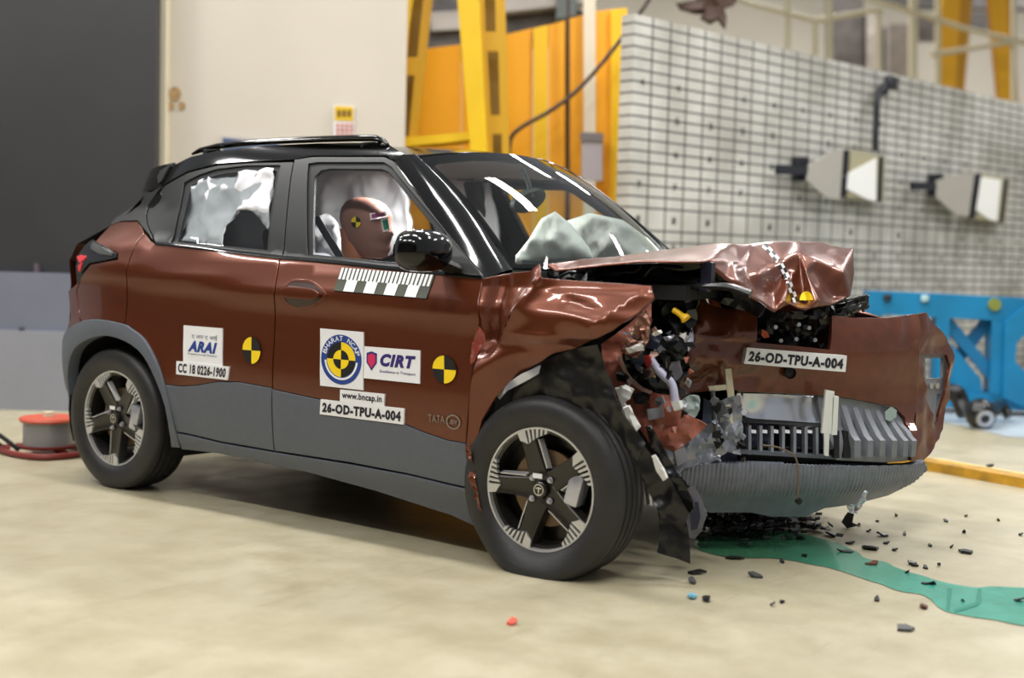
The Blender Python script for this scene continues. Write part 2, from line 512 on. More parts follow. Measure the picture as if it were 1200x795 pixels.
# ------------------------------------------------------------------ the car: body surfaces
belt = hermite([(-0.7, 1.15), (-0.2, 1.125), (0.29, 1.10), (1.016, 1.042), (1.985, 1.01), (2.8, 0.985)])
low_w = hermite([(0.10, .775), (0.17, .80), (0.24, .832), (0.32, .850), (0.45, .862), (0.58, .864), (0.70, .857), (0.80, .855), (0.855, .862), (0.885, .862), (0.92, .846), (1.0, .812), (1.1, .77)])
up_w = hermite([(-0.06, .822), (0.0, .80), (0.10, .765), (0.2, .726), (0.30, .684), (0.37, .650), (0.42, .617), (0.46, .578), (0.50, .515)])
def half_width(x, z):
    zb = belt(x); h = z - zb
    k = max(0.0, min(1.0, (h + 0.01) / 0.03)); k = k * k * (3 - 2 * k)
    w = (1 - k) * low_w(z / zb) + k * up_w(h) if 0 < k < 1 else (low_w(z / zb) if k == 0 else up_w(h))
    if x < 0.05: w -= 0.34 * (0.05 - x) ** 2.2
    if x < -0.36: w -= 2.6 * (-0.36 - x) ** 2
    if x > 2.45: w -= 0.5 * (x - 2.45) ** 2
    if h > -0.05 and x < 0.55: w -= 0.16 * ((0.55 - x) / 0.7) ** 2 * min(1, (h + 0.05) / 0.2)
    d = math.hypot(x - 0.0, z - 0.31)                        # wheel arch flare
    w += 0.016 * math.exp(-((d - 0.40) / 0.10) ** 2)
    return w
SIDE = Surf(lambda x, z: Vector((x, -half_width(x, z), z)), lambda u, v: (lambda p: (p.x, p.z))(Yp(u, v, -0.82)))

car = empty('crashed_car', (1.2, 0, 0), 'crashed brown compact SUV with black roof and crushed front end', 'car')
MIRROR = []                                                  # panels that the far side of the car has as well
def side_panel(name, loop, m, parent=None, mirror=True, **k):
    o = patch(name, SIDE, loop, m, parent or car, **k)
    if mirror and (parent is None): MIRROR.append(o)
    return o

# shared outlines (picture points, traced on the car's flank)
ARCH_R_OUT = [(76, 400), (80, 388), (95, 378), (117, 374.5), (146, 380), (155, 385), (170, 397), (184, 422), (194, 451), (208, 505), (213, 524)]
ARCH_R_IN = [(203, 523), (195, 476), (179.5, 435), (164, 411), (142, 397.5), (120, 394), (98, 402), (86, 416), (82, 441), (85, 469)]
DIV_R = [(194, 451), (211, 453), (230, 452), (255, 447.5), (280, 448), (319, 455)]
DIV_F = [(319.5, 456.5), (377, 469), (474, 497.5), (501, 508.5), (525, 516.5), (546, 520)]

# panels of the flank
rear_bumper = side_panel('rear_bumper', [(93, 330), (80, 341), (76.5, 372), (76, 398), (80, 387), (94, 377), (93, 371), (89.5, 341)], paint)
quarter = side_panel('quarter_panel', [(129, 265), (140, 260), (161, 259.5), (166, 266), (169, 273), (155, 295), (148.5, 341), (146, 380), (117, 374.5), (95, 377), (93, 371), (90, 341), (95, 325), (106, 310), (138, 304), (138, 297), (112, 283)], paint)
rear_arch = side_panel('wheel_arch_cladding', spl(ARCH_R_OUT, 3) + spl(ARCH_R_IN, 3) + [(79, 452), (76, 430)], clad, off=0.012, skirt=0.05, step=0.03)
rear_door = side_panel('rear_door', [(169.5, 273.5), (182, 286.5), (198, 288), (328, 303), (322, 335), (319.5, 420), (319, 455)] + DIV_R[::-1][1:] + [(184, 422), (170, 397), (155, 385), (146.5, 380), (149, 341), (155.5, 295)], paint)
rear_clad = side_panel('door_cladding', DIV_R + [(322, 528.5), (261, 518), (208, 506)], clad, rear_door, off=0.004)
front_door = side_panel('front_door', [(328.5, 303), (395, 309), (446, 315), (529, 323), (566, 326), (561.5, 377), (557, 410), (553, 440), (549, 480), (546, 520)] + DIV_F[::-1][1:] + [(320, 420), (322.5, 335)], paint)
front_clad = side_panel('door_cladding', DIV_F + [(549, 545), (556, 573), (530, 567.5), (480, 555.5), (410, 542), (322.5, 528.5)], clad, front_door, off=0.004)
sill = side_panel('side_sill', [(208, 507.5), (261, 519.5), (322, 530), (410, 544), (480, 557), (530, 569), (557, 575), (566, 600), (569, 622), (530, 604), (440, 575), (360, 553), (321, 545), (261, 532), (214, 526.5)], clad, off=0.006, skirt=0.08)

# black upper panels
C_LOW = [(129, 264), (141, 252), (161, 226), (178, 224.5), (190, 217), (174, 240), (171, 252), (172, 262), (181, 285), (168, 268), (161, 258.5), (141, 259)]
rear_frame = side_panel('window_surround', [(182, 285.5), (172.5, 262), (172, 252), (176, 240), (194, 217), (221, 202), (256, 193.5), (299, 190.5), (344, 189.5), (330.5, 301.5), (198, 286.5)], frame_m, rear_door,
    holes=[[(200.5, 283.5), (216, 214), (234, 205), (252, 199), (287, 194.5), (328, 194), (314.5, 295)]], skirt=0.03, step=0.035)
front_frame = side_panel('window_surround', [(345, 187), (366, 183.5), (451, 183.5), (462, 189), (521, 268), (562, 317), (566, 325), (529, 322), (446, 314), (395, 308), (331, 301.5)], frame_m, front_door,
    holes=[[(361.5, 192), (372, 190.5), (449, 190.5), (458, 196), (521, 272), (534, 300), (532, 313.5), (446, 308.5), (360.5, 298.5)]], skirt=0.03, step=0.035)
side_panel('window_seal', [(199, 286.5), (215, 212.5), (233, 203.8), (251, 197.6), (287, 193), (330, 192.5), (316, 297)], seal_m, rear_door, off=-0.008, skirt=0.01, step=0.03,
    holes=[[(207, 282), (222, 217.5), (240, 209), (256, 204), (288, 199.5), (322.5, 199.5), (311, 292)]])
side_panel('window_seal', [(359.5, 300), (360, 191), (372, 189), (450, 189), (459, 195), (523, 272), (536, 300), (533, 315), (446, 310)], seal_m, front_door, off=-0.008, skirt=0.01, step=0.03,
    holes=[[(365.5, 297), (367.5, 206), (375, 199), (385, 197), (447, 197.5), (455, 202), (515, 275), (527, 300), (526, 310.5), (446, 305)]])
side_panel('window_glass', [(203, 283.5), (219, 214), (234, 206), (252, 200.5), (287, 196), (326, 196), (313, 294)], glass_side, rear_door, off=-0.011, skirt=0.003)
side_panel('window_glass', [(362, 298), (364, 194), (372, 193), (449, 193), (457, 199), (519, 274), (531, 300), (530, 312), (446, 307)], glass_side, front_door, off=-0.011, skirt=0.003)
side_panel('belt_moulding', [(182, 284.5), (198, 285), (328, 300), (395, 306), (446, 312), (529, 320), (566, 324), (566, 327), (529, 323.5), (446, 315.2), (395, 309.2), (328, 303.2), (198, 288.2), (182, 287)], black, off=0.005, skirt=0.012, step=0.03, inset=0.0)
c_pillar = side_panel('pillar_trim', C_LOW, frame_m, step=0.03)
band = side_panel('roof_side_rail', [(191, 217), (206, 193), (224, 184), (256, 177), (311, 171), (370, 168.5), (438, 167.5), (456, 170), (474, 181), (463, 188), (452, 182.5), (366, 182.5), (344.5, 187), (299, 189), (256, 192), (221, 200.5)], black, off=0.002, step=0.03, inset=0.001)

# inner skin behind the gaps
patch('body_shell', SIDE, [(-0.40, 0.5), (-0.42, 1.05), (0.2, 1.06), (1.0, 1.02), (1.98, 0.99), (1.98, 0.2), (0.45, 0.25), (0.40, 0.5), (0.25, 0.68), (0, 0.74), (-0.25, 0.68)], dark, car, px=False, off=-0.045, skirt=0.002, step=0.08)
MIRROR.append(bpy.data.objects['body_shell'])

# roof, windscreen, A pillars, bonnet base points
zr = hermite([(-0.2, 1.375), (0.0, 1.43), (0.25, 1.485), (0.6, 1.522), (1.0, 1.532), (1.35, 1.522), (1.6, 1.49)])
def roof_pos(s, q):
    xf = 1.575 - 0.07 * s * s; x = xf + (-0.13 - xf) * q
    wd = 0.578 - 0.16 * max(0, (0.55 - x) / 0.7) ** 2
    return Vector((x, wd * s, zr(x) - 0.055 * abs(s) ** 2.4))
ROOF = Surf(roof_pos, lambda u, v: (0, 0.5))
roof_o = patch('roof', ROOF, [(-1.02, 0), (-0.5, 0), (0, 0), (0.5, 0), (1.02, 0), (1.02, 1), (0, 1), (-1.02, 1)], black, car, px=False, steps=(0.12, 0.05), inset=0, skirt=0.02, face_cam=False)
def ws_pos(s, t):
    b = Vector((2.13 - 0.11 * s * s, 0.645 * s, 1.03)); e = Vector((1.575 - 0.07 * s * s, 0.565 * s, 1.497 - 0.05 * s * s))
    p = b.lerp(e, t); n = Vector((0.62, 0, 0.78))
    return p + n * (0.05 * math.sin(math.pi * t) * (1 - 0.5 * s * s))
WS = Surf(ws_pos, lambda u, v: (0, 0.5))
screen = patch('windscreen', WS, [(-1, 0), (0, 0), (1, 0), (1, 1), (0, 1), (-1, 1)], glass_ws, car, px=False, steps=(0.1, 0.07), inset=0, skirt=0.004, face_cam=True)
patch('windscreen_border', WS, [(-1, 0), (0, 0), (1, 0), (1, 1), (0, 1), (-1, 1)], black, screen, holes=[[(-0.95, 0.05), (-0.93, 0.035), (0, 0.03), (0.93, 0.035), (0.95, 0.05), (0.95, 0.90), (0.9, 0.925), (0, 0.93), (-0.9, 0.925), (-0.95, 0.90)]], px=False, steps=(0.06, 0.04), inset=0, skirt=0.002, off=-0.006, face_cam=True)
def a_pillar(sgn):
    outer = [SIDE.pos(*SIDE.inv(u, v)) for u, v in [(462, 187), (480, 212), (500, 240), (521, 267), (542, 293), (562, 316), (569, 330)]]
    inner = [ws_pos(-1, t) + Vector((0, 0, 0.004)) for t in (1.0, 0.83, 0.66, 0.49, 0.32, 0.14, -0.02)]
    mb = MB(); vs = []
    for o_, i_ in zip(outer, inner):
        m = (o_ + i_) / 2 + Vector((0.6, -0.6, 0.55)).normalized() * 0.018
        m1 = (o_ * 0.8 + i_ * 0.2) + Vector((0.2, -0.9, 0.3)).normalized() * 0.012; m2 = (o_ * 0.2 + i_ * 0.8) + Vector((0.8, -0.2, 0.6)).normalized() * 0.012
        ib = i_ + Vector((-0.02, 0.01, -0.03)); ob = o_ + Vector((-0.01, 0.04, 0))
        vs += [Vector((p.x, -sgn * p.y, p.z)) for p in (ob, o_, m1, m, m2, i_, ib)]
    mb.add(vs, [(i * 7 + k, i * 7 + (k + 1) % 7, (i + 1) * 7 + (k + 1) % 7, (i + 1) * 7 + k) for i in range(6) for k in range(7)], 0, True)
    return mb.build('windscreen_pillar', black, car, auto=80)
a_pillar(1); a_pillar(-1)
patch('headliner', ROOF, [(-0.95, 0.06), (0, 0.03), (0.95, 0.06), (0.95, 0.9), (0, 0.9), (-0.95, 0.9)], mat('headliner_pale', (196, 192, 184), 0.9), car, px=False, steps=(0.2, 0.1), inset=0, skirt=0.005, off=-0.03, face_cam=False)

# roof rails
for sg in (-1, 1):
    mb = MB(); pts = []
    for (u, v) in [(226, 180.5), (236, 176), (256, 171.5), (285, 168), (312, 166), (345, 164.5), (380, 163), (415, 162), (440, 162), (449, 164.5), (455, 169)]:
        p = Yp(u, v, -0.575 + 0.10 * max(0, (290 - u) / 70) ** 1.5); pts.append(Vector((p.x, p.y * -sg, p.z)))
    mb.tube(pts, [0.008, 0.016] + [0.018] * 7 + [0.014, 0.006], 10, flat=0.75)
    rail = mb.build('roof_rail', black, car)
    for x in (0.33, 0.85, 1.27):
        mb = MB(); mb.box((x, 0.572 * sg, 1.475), (0.10, 0.025, 0.07), bev=0.008); mb.build('rail_foot', black, rail)

# rear spoiler, rear glass and tailgate
mb = MB(); rows = []
for s in [-1, -.8, -.5, 0, .5, .8, 1]:
    a = roof_pos(s * 0.98, 0.93) + Vector((0, 0, 0.006)); wd = 0.50 + 0.0 * s
    b = Vector((-0.19 + 0.03 * s * s, 0.50 * s, 1.40 - 0.035 * s * s)); c = b + Vector((0.02, 0, -0.03)); d = a + Vector((0, 0, -0.06))
    rows += [a, b, c, d]
mb.add(rows, [(i * 4 + k, i * 4 + (k + 1) % 4, (i + 1) * 4 + (k + 1) % 4, (i + 1) * 4 + k) for i in range(6) for k in range(4)] + [(0, 1, 2, 3), (27, 26, 25, 24)], 0, True)
mb.build('rear_spoiler', black, car)
fin = side_panel('spoiler_fin', [(161, 225), (168, 207), (178, 197.5), (205, 190), (206, 192.5), (196, 206), (190, 216), (178, 223.5)], black, off=0.0, step=0.025)
side_panel('spoiler_blade', [(187.5, 217), (186.5, 209), (190, 201), (203, 193), (196, 205), (191.5, 214)], frame_m, off=0.012, step=0.02, mirror=True)
def tail_x(z): return hermite([(0.2, -0.50), (0.45, -0.60), (0.75, -0.57), (0.95, -0.52), (1.08, -0.42), (1.2, -0.30), (1.33, -0.19), (1.42, -0.12)])(z)
mb = MB(); vs = []; zs = [0.3, 0.45, 0.6, 0.75, 0.9, 1.0, 1.08, 1.2, 1.33, 1.385]
for z in zs:
    xe = {True: -0.50, False: -0.47}[z > 0.6] if z < 1.05 else tail_x(z) + 0.07
    we = half_width(xe, z) - 0.01
    for s in (-1, -.8, -.4, 0, .4, .8, 1): vs.append((tail_x(z) * (1 - abs(s) ** 4) + xe * abs(s) ** 4, we * s, z))
mb.add(vs, [(j * 7 + i, j * 7 + i + 1, (j + 1) * 7 + i + 1, (j + 1) * 7 + i) for j in range(len(zs) - 1) for i in range(6)], 0, True)
for i, _ in enumerate(mb.f): mb.mi[i] = 1 if i // 6 >= 6 else (2 if i // 6 == 0 else 0)
mb.build('tailgate', [paint, black, clad], car)

# tail lamp
lamp = side_panel('tail_lamp', [(91.5, 301), (110, 281.5), (124, 289), (137, 297), (138, 302.5), (124, 306), (106, 309), (97, 319), (94, 321)], blkg, off=0.006, step=0.02)
side_panel('lamp_lens', [(111, 284.5), (124, 291), (134, 297.5), (133, 301), (118, 299), (108, 293)], mat('smoked_lens', (70, 70, 68), 0.15, 0.2, 1.0), lamp, off=0.010, step=0.02, skirt=0.004)
side_panel('red_lens', [(91.5, 302), (97, 299), (103, 301), (101, 305), (95, 309), (93, 306)], red_lamp, lamp, off=0.010, step=0.02, skirt=0.004)
side_panel('red_lens', [(93, 311), (98, 308), (97, 314), (95, 319), (93.5, 317)], red_lamp, lamp, off=0.010, step=0.02, skirt=0.004)

# door handles: front one on a darker patch painted as recess shade, rear one hidden in the pillar
HC = (354, 345)
def handle():
    ring = [(330, 341), (339, 330), (352, 328), (368, 331), (382, 345), (375, 354), (362, 361), (346, 362), (335, 355)]
    o = side_panel('handle_rim', spl(ring, 4, True), paint, front_door, holes=[spl([(354 + (u - 354) * 0.90, 345 + (v - 345) * 0.88) for u, v in ring], 4, True)], off=0.004, step=0.012, skirt=0.006, inset=0)
    DISH = Surf(lambda x, z: Vector((x, -half_width(x, z) + 0.0, z)), SIDE.guess)
    side_panel('handle_recess_shade', spl([(354 + (u - 354) * 0.93, 345 + (v - 345) * 0.92) for u, v in ring], 4, True), mat('dish_shaded_brown', (52, 24, 14), 0.35, 0.3, 0.8), front_door, off=0.002, step=0.02, skirt=0.003, inset=0)
    side_panel('handle_grip', spl([(332, 343), (342, 339), (356, 340), (370, 342), (377, 346), (370, 350), (354, 349), (340, 348)], 4, True), paint, front_door, off=0.024, step=0.015, skirt=0.02, inset=0)
handle()
side_panel('handle_flap', spl([(173, 243), (180, 232), (190, 226), (186, 238), (178, 244)], 3, True), black, rear_door, off=0.004, step=0.02, skirt=0.004)

# wing mirror
MC = Vector((1.862, -0.952, 1.082))
mb = MB(); vs = []; NU, NV = 24, 14
def sgnpow(c, e): return math.copysign(abs(c) ** e, c)
for j in range(NV + 1):
    ph = -math.pi / 2 + math.pi * j / NV
    for i in range(NU):
        th = 2 * math.pi * i / NU
        p = Vector((0.082 * sgnpow(math.cos(ph), .75) * sgnpow(math.cos(th), .8), 0.128 * sgnpow(math.cos(ph), .75) * sgnpow(math.sin(th), .75), 0.074 * sgnpow(math.sin(ph), .8)))
        if p.x < -0.035: p.x = -0.035 + (p.x + 0.035) * 0.15
        p.z *= 1.0 + 0.25 * (-p.y) ; p.x += -0.25 * (p.y) * 0.3
        vs.append(MC + p)
mb.add(vs, [(j * NU + i, j * NU + (i + 1) % NU, (j + 1) * NU + (i + 1) % NU, (j + 1) * NU + i) for j in range(NV) for i in range(NU)], 0, True)
mirror = mb.build('wing_mirror', black, car)
mb = MB(); mb.tube([MC + Vector((0.02, 0.07, -0.04)), MC + Vector((0.03, 0.14, -0.06)), MC + Vector((0.05, 0.2, -0.075))], [0.04, 0.034, 0.04], 12, flat=0.6)
mb.build('mirror_stalk', frame_m, mirror)
mb = MB(); mb.add([MC + Vector((-0.049, y, z)) for y, z in arc(0.0, 0, 0.10, 0, 360, 20, 0.55)], [tuple(range(21))])
mb.build('mirror_glass', chrome, mirror)
mb = MB(); mb.prism([SIDE.pos(*SIDE.inv(u, v)) + Vector((0, -0.004, 0)) for u, v in [(519, 272), (562, 318), (565, 323), (531, 319), (528, 296)]], (0, 0.02, 0))
mb.build('mirror_base', frame_m, mirror)

# far side of the car
for o in MIRROR:
    k = o.copy(); COL.objects.link(k); k.scale.y = -1
    for ch in o.children:
        d = ch.copy(); COL.objects.link(d); d.parent = k
patch('front_wing', SIDE, [(2.05, 0.35), (2.05, 0.98), (2.5, 0.95), (2.9, 0.86), (2.98, 0.6), (2.80, 0.45), (2.72, 0.6), (2.5, 0.70), (2.25, 0.68), (2.12, 0.55)], paint, car, px=False, step=0.05).scale.y = -1

# floor pan and wheel housings: dark body underneath
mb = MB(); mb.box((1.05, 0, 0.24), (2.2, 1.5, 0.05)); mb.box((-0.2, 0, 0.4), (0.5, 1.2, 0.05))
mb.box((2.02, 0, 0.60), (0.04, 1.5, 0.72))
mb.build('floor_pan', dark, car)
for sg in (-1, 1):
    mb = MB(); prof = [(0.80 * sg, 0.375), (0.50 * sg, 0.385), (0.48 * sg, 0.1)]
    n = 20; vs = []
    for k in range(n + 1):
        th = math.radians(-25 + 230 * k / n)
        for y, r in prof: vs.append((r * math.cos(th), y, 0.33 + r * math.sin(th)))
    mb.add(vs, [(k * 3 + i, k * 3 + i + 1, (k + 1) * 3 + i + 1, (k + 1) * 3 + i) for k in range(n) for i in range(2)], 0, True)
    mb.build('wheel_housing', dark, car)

# ------------------------------------------------------------------ wheels
def wheel(c, steer, sgn, base_ang, flat):
    """c: wheel centre; sgn -1 faces the near side"""
    M = Matrix.Translation(c) @ Matrix.Rotation(math.radians(steer), 4, 'Z')
    if sgn > 0: M = M @ Matrix.Rotation(math.pi, 4, 'Z')
    mb = MB()
    mb.lathe([(-0.070, 0.203), (-0.066, 0.192), (-0.02, 0.188), (0.07, 0.195), (0.08, 0.212)], 64, M)
    mb.lathe([(0.01, 0.19), (0.012, 0.02)], 40, M)
    rim = mb.build('wheel', rim_d, car)
    mb = MB(); mb.lathe([(-0.080, 0.2135), (-0.086, 0.211), (-0.085, 0.205), (-0.068, 0.2025), (-0.064, 0.21)], 64, M, closed=True)
    mb.build('rim_lip', rim_s, rim)
    prof = [(-0.080, .209), (-0.092, .222), (-0.1005, .240), (-0.1035, .262), (-0.1015, .284), (-0.094, .300), (-0.084, .309), (-0.070, .314), (-0.056, .3155), (-0.054, .308), (-0.046, .308), (-0.044, .316), (-0.022, .317), (-0.020, .309), (-0.012, .309), (-0.010, .3175), (0.012, .3175), (0.014, .309), (0.022, .309), (0.024, .317), (0.046, .316), (0.048, .308), (0.056, .308), (0.058, .315), (0.072, .314), (0.086, .309), (0.096, .298), (0.103, .275), (0.103, .255), (0.095, .225), (0.080, .209)]
    mb = MB(); mb.lathe(prof, 96, M)
    for p in mb.v:                                           # the tyre flattens on the floor and bulges
        zmin = 0.001
        if p.z < 0.12:
            q = M.inverted() @ p; k = (0.12 - p.z) / 0.12
            q.y *= 1 + flat * k * k * 0.34
            p2 = M @ q; p.x, p.y = p2.x, p2.y
        if p.z < zmin: p.z = zmin
        if flat > 0.5 and p.z < 0.10: p.z = max(zmin, 0.10 - (0.10 - p.z) * 1.0)
    mb.build('tyre', tyre_m, rim, auto=60)
    for k in range(5):
        a = math.radians(base_ang + 72 * k)
        T = M @ Matrix.Rotation(-a, 4, 'Y')                  # local x runs out along the spoke
        mb = MB(); st = []
        for r, yo, wt, wb in [(0.028, -0.070, .036, .046), (0.075, -0.072, .030, .041), (0.13, -0.076, .026, .038), (0.178, -0.081, .026, .040), (0.207, -0.081, .030, .046)]:
            st += [(r, yo + 0.035, -wb), (r, yo + 0.003, -wt - 0.004), (r, yo, -wt), (r, yo + 0.004, 0), (r, yo, wt), (r, yo + 0.003, wt + 0.004), (r, yo + 0.035, wb)]
        mb.add([T @ Vector(p) for p in st], [(i * 7 + q, i * 7 + (q + 1) % 7, (i + 1) * 7 + (q + 1) % 7, (i + 1) * 7 + q) for i in range(4) for q in range(7)], 0, True)
        mb.build('spoke', rim_d, rim, auto=25)
        def facet(a0, a1, ri0, ri1, name):
            mb = MB(); P = []
            for y in (-0.0855, -0.070):
                for f in (0, .5, 1):
                    t = math.radians(a0 + (a1 - a0) * f); ri = ri0 + (ri1 - ri0) * f
                    P += [T @ Vector((0.2095 * math.cos(t), y, 0.2095 * math.sin(t))), T @ Vector((ri * math.cos(t), y, ri * math.sin(t)))]
            mb.add(P, [(0, 1, 3, 2), (2, 3, 5, 4), (6, 8, 9, 7), (8, 10, 11, 9), (0, 2, 8, 6), (2, 4, 10, 8), (1, 7, 9, 3), (3, 9, 11, 5), (0, 6, 7, 1), (4, 5, 11, 10)])
            mb.build(name, rim_s, rim)
        facet(9, 0, 0.178, 0.158, 'machined_facet')
        for q in range(5):
            b0 = -2.5 - q * 5.0
            facet(b0, b0 - 2.6, 0.160 + 0.007 * q, 0.164 + 0.0075 * q, 'machined_stripe')
        # bevelled window edge
        mb = MB()
        P = [T @ Vector(p) for p in ((0.060, -0.050, -0.050), (0.165, -0.052, -0.045), (0.165, -0.074, -0.040), (0.064, -0.068, -0.042))]
        mb.prism(P, T.to_3x3() @ Vector((0, 0, 0.004))); mb.build('spoke_edge', rim_s, rim)
    mb = MB(); mb.lathe([(-0.088, 0.0), (-0.088, 0.022), (-0.084, 0.027), (-0.070, 0.028)], 24, M)
    cap = mb.build('centre_cap', rim_d, rim)
    mb = MB()
    mb.lathe([(-0.0895, 0.0165), (-0.0895, 0.0195), (-0.087, 0.0195), (-0.087, 0.0165)], 20, M, closed=True)
    for pts in ([(-0.012, 0.006), (0, 0.010), (0.012, 0.006), (0.011, 0.0025), (0.003, 0.005), (-0.003, 0.005), (-0.011, 0.0025)], [(-0.0028, 0.006), (0.0028, 0.006), (0.0012, -0.013), (-0.0012, -0.013)]):
        mb.prism([M @ Vector((x, -0.0895, z)) for x, z in pts], M.to_3x3() @ Vector((0, 0.002, 0)))
    mb.build('cap_emblem', chrome, cap)
    for k in range(4):
        a = math.radians(base_ang + 9 + 90 * k); ctr = M @ Matrix.Translation((0.05 * math.cos(a), 0, 0.05 * math.sin(a)))
        mb = MB(); mb.lathe([(-0.0745, 0.0115), (-0.0735, 0.0115), (-0.0735, 0.009), (-0.082, 0.0075), (-0.084, 0.0)], 8, ctr)
        mb.build('lug_nut', [steel], rim)
    mb = MB(); mb.lathe([(-0.035, 0.05), (-0.035, 0.132), (-0.015, 0.132), (-0.015, 0.05)], 40, M, closed=True)
    mb.build('brake_disc', mat('brake_disc_metal', (120, 100, 80), 0.4, 0.8), rim)
    mb = MB(); mb.box((0, 0, 0), (0.055, 0.06, 0.11), None, 0.008)
    mb.v = [M @ Matrix.Translation((0.125, -0.045, 0.012)) @ Matrix.Rotation(0.25, 4, 'Y') @ p for p in mb.v]
    mb.build('brake_caliper', steel, rim)
    mb = MB(); mb.box((0, 0, 0), (0.036, 0.002, 0.016)); mb.v = [M @ Matrix.Translation((-0.006, -0.0885, 0.047)) @ p for p in mb.v]
    mb.build('balance_label', white_s, rim)
wheel(Vector((0.0, -0.745, 0.312)), 0, -1, 53, 0.25)
wheel(Vector((0.0, 0.745, 0.312)), 0, 1, 53, 0.25)
wheel(Vector((2.298, -0.757, 0.288)), 2.5, -1, 36, 1.0)
wheel(Vector((2.42, 0.745, 0.310)), 2.5, 1, 20, 0.25)
# ------------------------------------------------------------------ crushed front wing (near side)
def seg_fold(x, z, a, b, width, amp, sharp=1.0):
    d = segdist((x, z), a, b)
    return amp * math.exp(-((d / width) ** sharp))
def s01(t): t = max(0.0, min(1.0, t)); return t * t * (3 - 2 * t)
def wing_w(x, z):
    w = half_width(x, min(z, 0.97))
    w += seg_fold(x, z, (2.275, 1.0), (2.17, 0.80), 0.028, 0.040, 1.0)        # sharp ridge
    w -= seg_fold(x, z, (2.09, 1.0), (2.09, 0.78), 0.040, 0.055, 2.0)         # hollow behind it
    w += seg_fold(x, z, (2.30, 0.86), (2.56, 0.86), 0.07, 0.012, 2.0)
    w -= seg_fold(x, z, (2.40, 0.925), (2.55, 0.885), 0.020, 0.008, 2.0)      # dent
    w += seg_fold(x, z, (2.66, 0.97), (2.50, 0.84), 0.03, 0.012, 1.2)
    w -= 0.045 * s01((0.815 - z) / 0.05) * s01((x - 2.12) / 0.1)              # turns under below the crease
    d = math.hypot(x - 2.33, z - 0.33)
    w += 0.05 * math.exp(-((d - 0.43) / 0.06) ** 2) * s01((2.42 - x) / 0.1)
    w -= 0.35 * max(0, z - 0.955) ** 1.0 * s01((x - 2.25) / 0.1)
    return w
WING = Surf(lambda x, z: Vector((x, -wing_w(x, z), z)), SIDE.guess)
wing = patch('front_wing', WING, [(564, 328), (590, 323), (621, 318.5), (631, 310), (634.5, 327), (660, 328.5), (686, 330.5), (725, 333), (762, 335.5), (766, 349), (748, 366), (732, 376), (718, 387), (700, 396), (674, 408), (649, 413.5), (634, 424), (609, 437), (592, 453), (577, 470), (564, 492), (557, 520), (556, 548), (560, 576), (562, 588), (553, 574), (549, 545), (547, 520), (550, 480), (554, 440), (558, 424), (566, 402), (563, 384)], paint, car, step=0.016, inset=0, skirt=0.012)
sheet('arch_lip_glint', [(581, 464), (596, 449), (612, 438), (634, 428), (632, 438), (612, 449), (596, 458), (586, 468)], vplane(2.2, -0.845, 0), silver, wing, step=0.02, amp=0.006, thick=0.002, seed=3)  # silver sheet that stands for the glint along the arch lip
sheet('torn_flange', [(547, 522), (553, 528), (556, 548), (562, 586), (566, 600), (558, 592), (551, 560)], vplane(2.05, -0.87, 0), paint, wing, step=0.012, amp=0.010, freq=22, thick=0.002, seed=5)
sheet('hinge_bracket', [(556, 398), (562, 383), (568, 390), (570, 402), (562, 412), (557, 424), (552, 427), (552, 415)], vplane(2.03, -0.885, 0), mat('red_primer', (132, 52, 40), 0.35, 0, .3), wing, step=0.008, amp=0.006, freq=18, thick=0.002, seed=6)

# ------------------------------------------------------------------ buckled bonnet
top = [Yp(641, 309.5, -0.63), Yp(651, 317, -0.64), Yp(680, 313.5, -0.63), Yp(708, 310.5, -0.62), Yp(748, 306.5, -0.59), Yp(790, 306.5, -0.55), Yp(822, 306.5, -0.51),
       Yp(685, 303, -0.42), Yp(725, 300, -0.36), Yp(765, 298, -0.32), Yp(802, 297, -0.30),
       (2.14, -0.2, 1.070), (2.16, 0.05, 1.078), (2.14, 0.32, 1.07), (2.07, 0.62, 1.035),
       (2.32, -0.12, 1.108), (2.34, 0.1, 1.115), (2.32, 0.36, 1.10), (2.26, 0.64, 1.045),
       (2.50, 0.35, 1.135), (2.46, 0.66, 1.06), (2.64, 0.66, 1.09)]
top = [Vector(p) for p in top]
crest = [Xp(832, 305, 2.71), Xp(838, 292, 2.62), Xp(843, 284.5, 2.55), Xp(862, 285.5, 2.59), Xp(882, 285, 2.61), Xp(906, 282.5, 2.65), Xp(932, 281, 2.68), Xp(958, 283, 2.72), Xp(980, 287, 2.77), Xp(1000, 290, 2.83)]
edge = [(835, 314, 2.72), (851, 328, 2.745), (873, 344, 2.785), (891, 355, 2.80), (908, 365.5, 2.825), (918, 360, 2.83), (927, 356, 2.84), (936, 360.5, 2.865), (947, 362, 2.885), (956, 361, 2.90), (976, 357, 2.915), (997, 347, 2.925), (1001, 320, 2.895)]
xc_ = hermite([(835, 2.66), (843, 2.57), (882, 2.61), (932, 2.68), (980, 2.77), (1001, 2.84)]); xb_ = hermite([(835, 2.72), (873, 2.785), (908, 2.825), (936, 2.865), (956, 2.90), (1001, 2.93)])
vb_ = hermite([(835, 314), (851, 328), (873, 344), (908, 365), (936, 360), (956, 361), (976, 357), (1001, 345)])
def face_x(u, v, o_=0.0):
    t = max(0.0, min(1.0, (v - 284) / (vb_(u) - 284)))
    return xc_(u) + (xb_(u) - xc_(u)) * t ** 0.55 + o_
fr = list(edge)
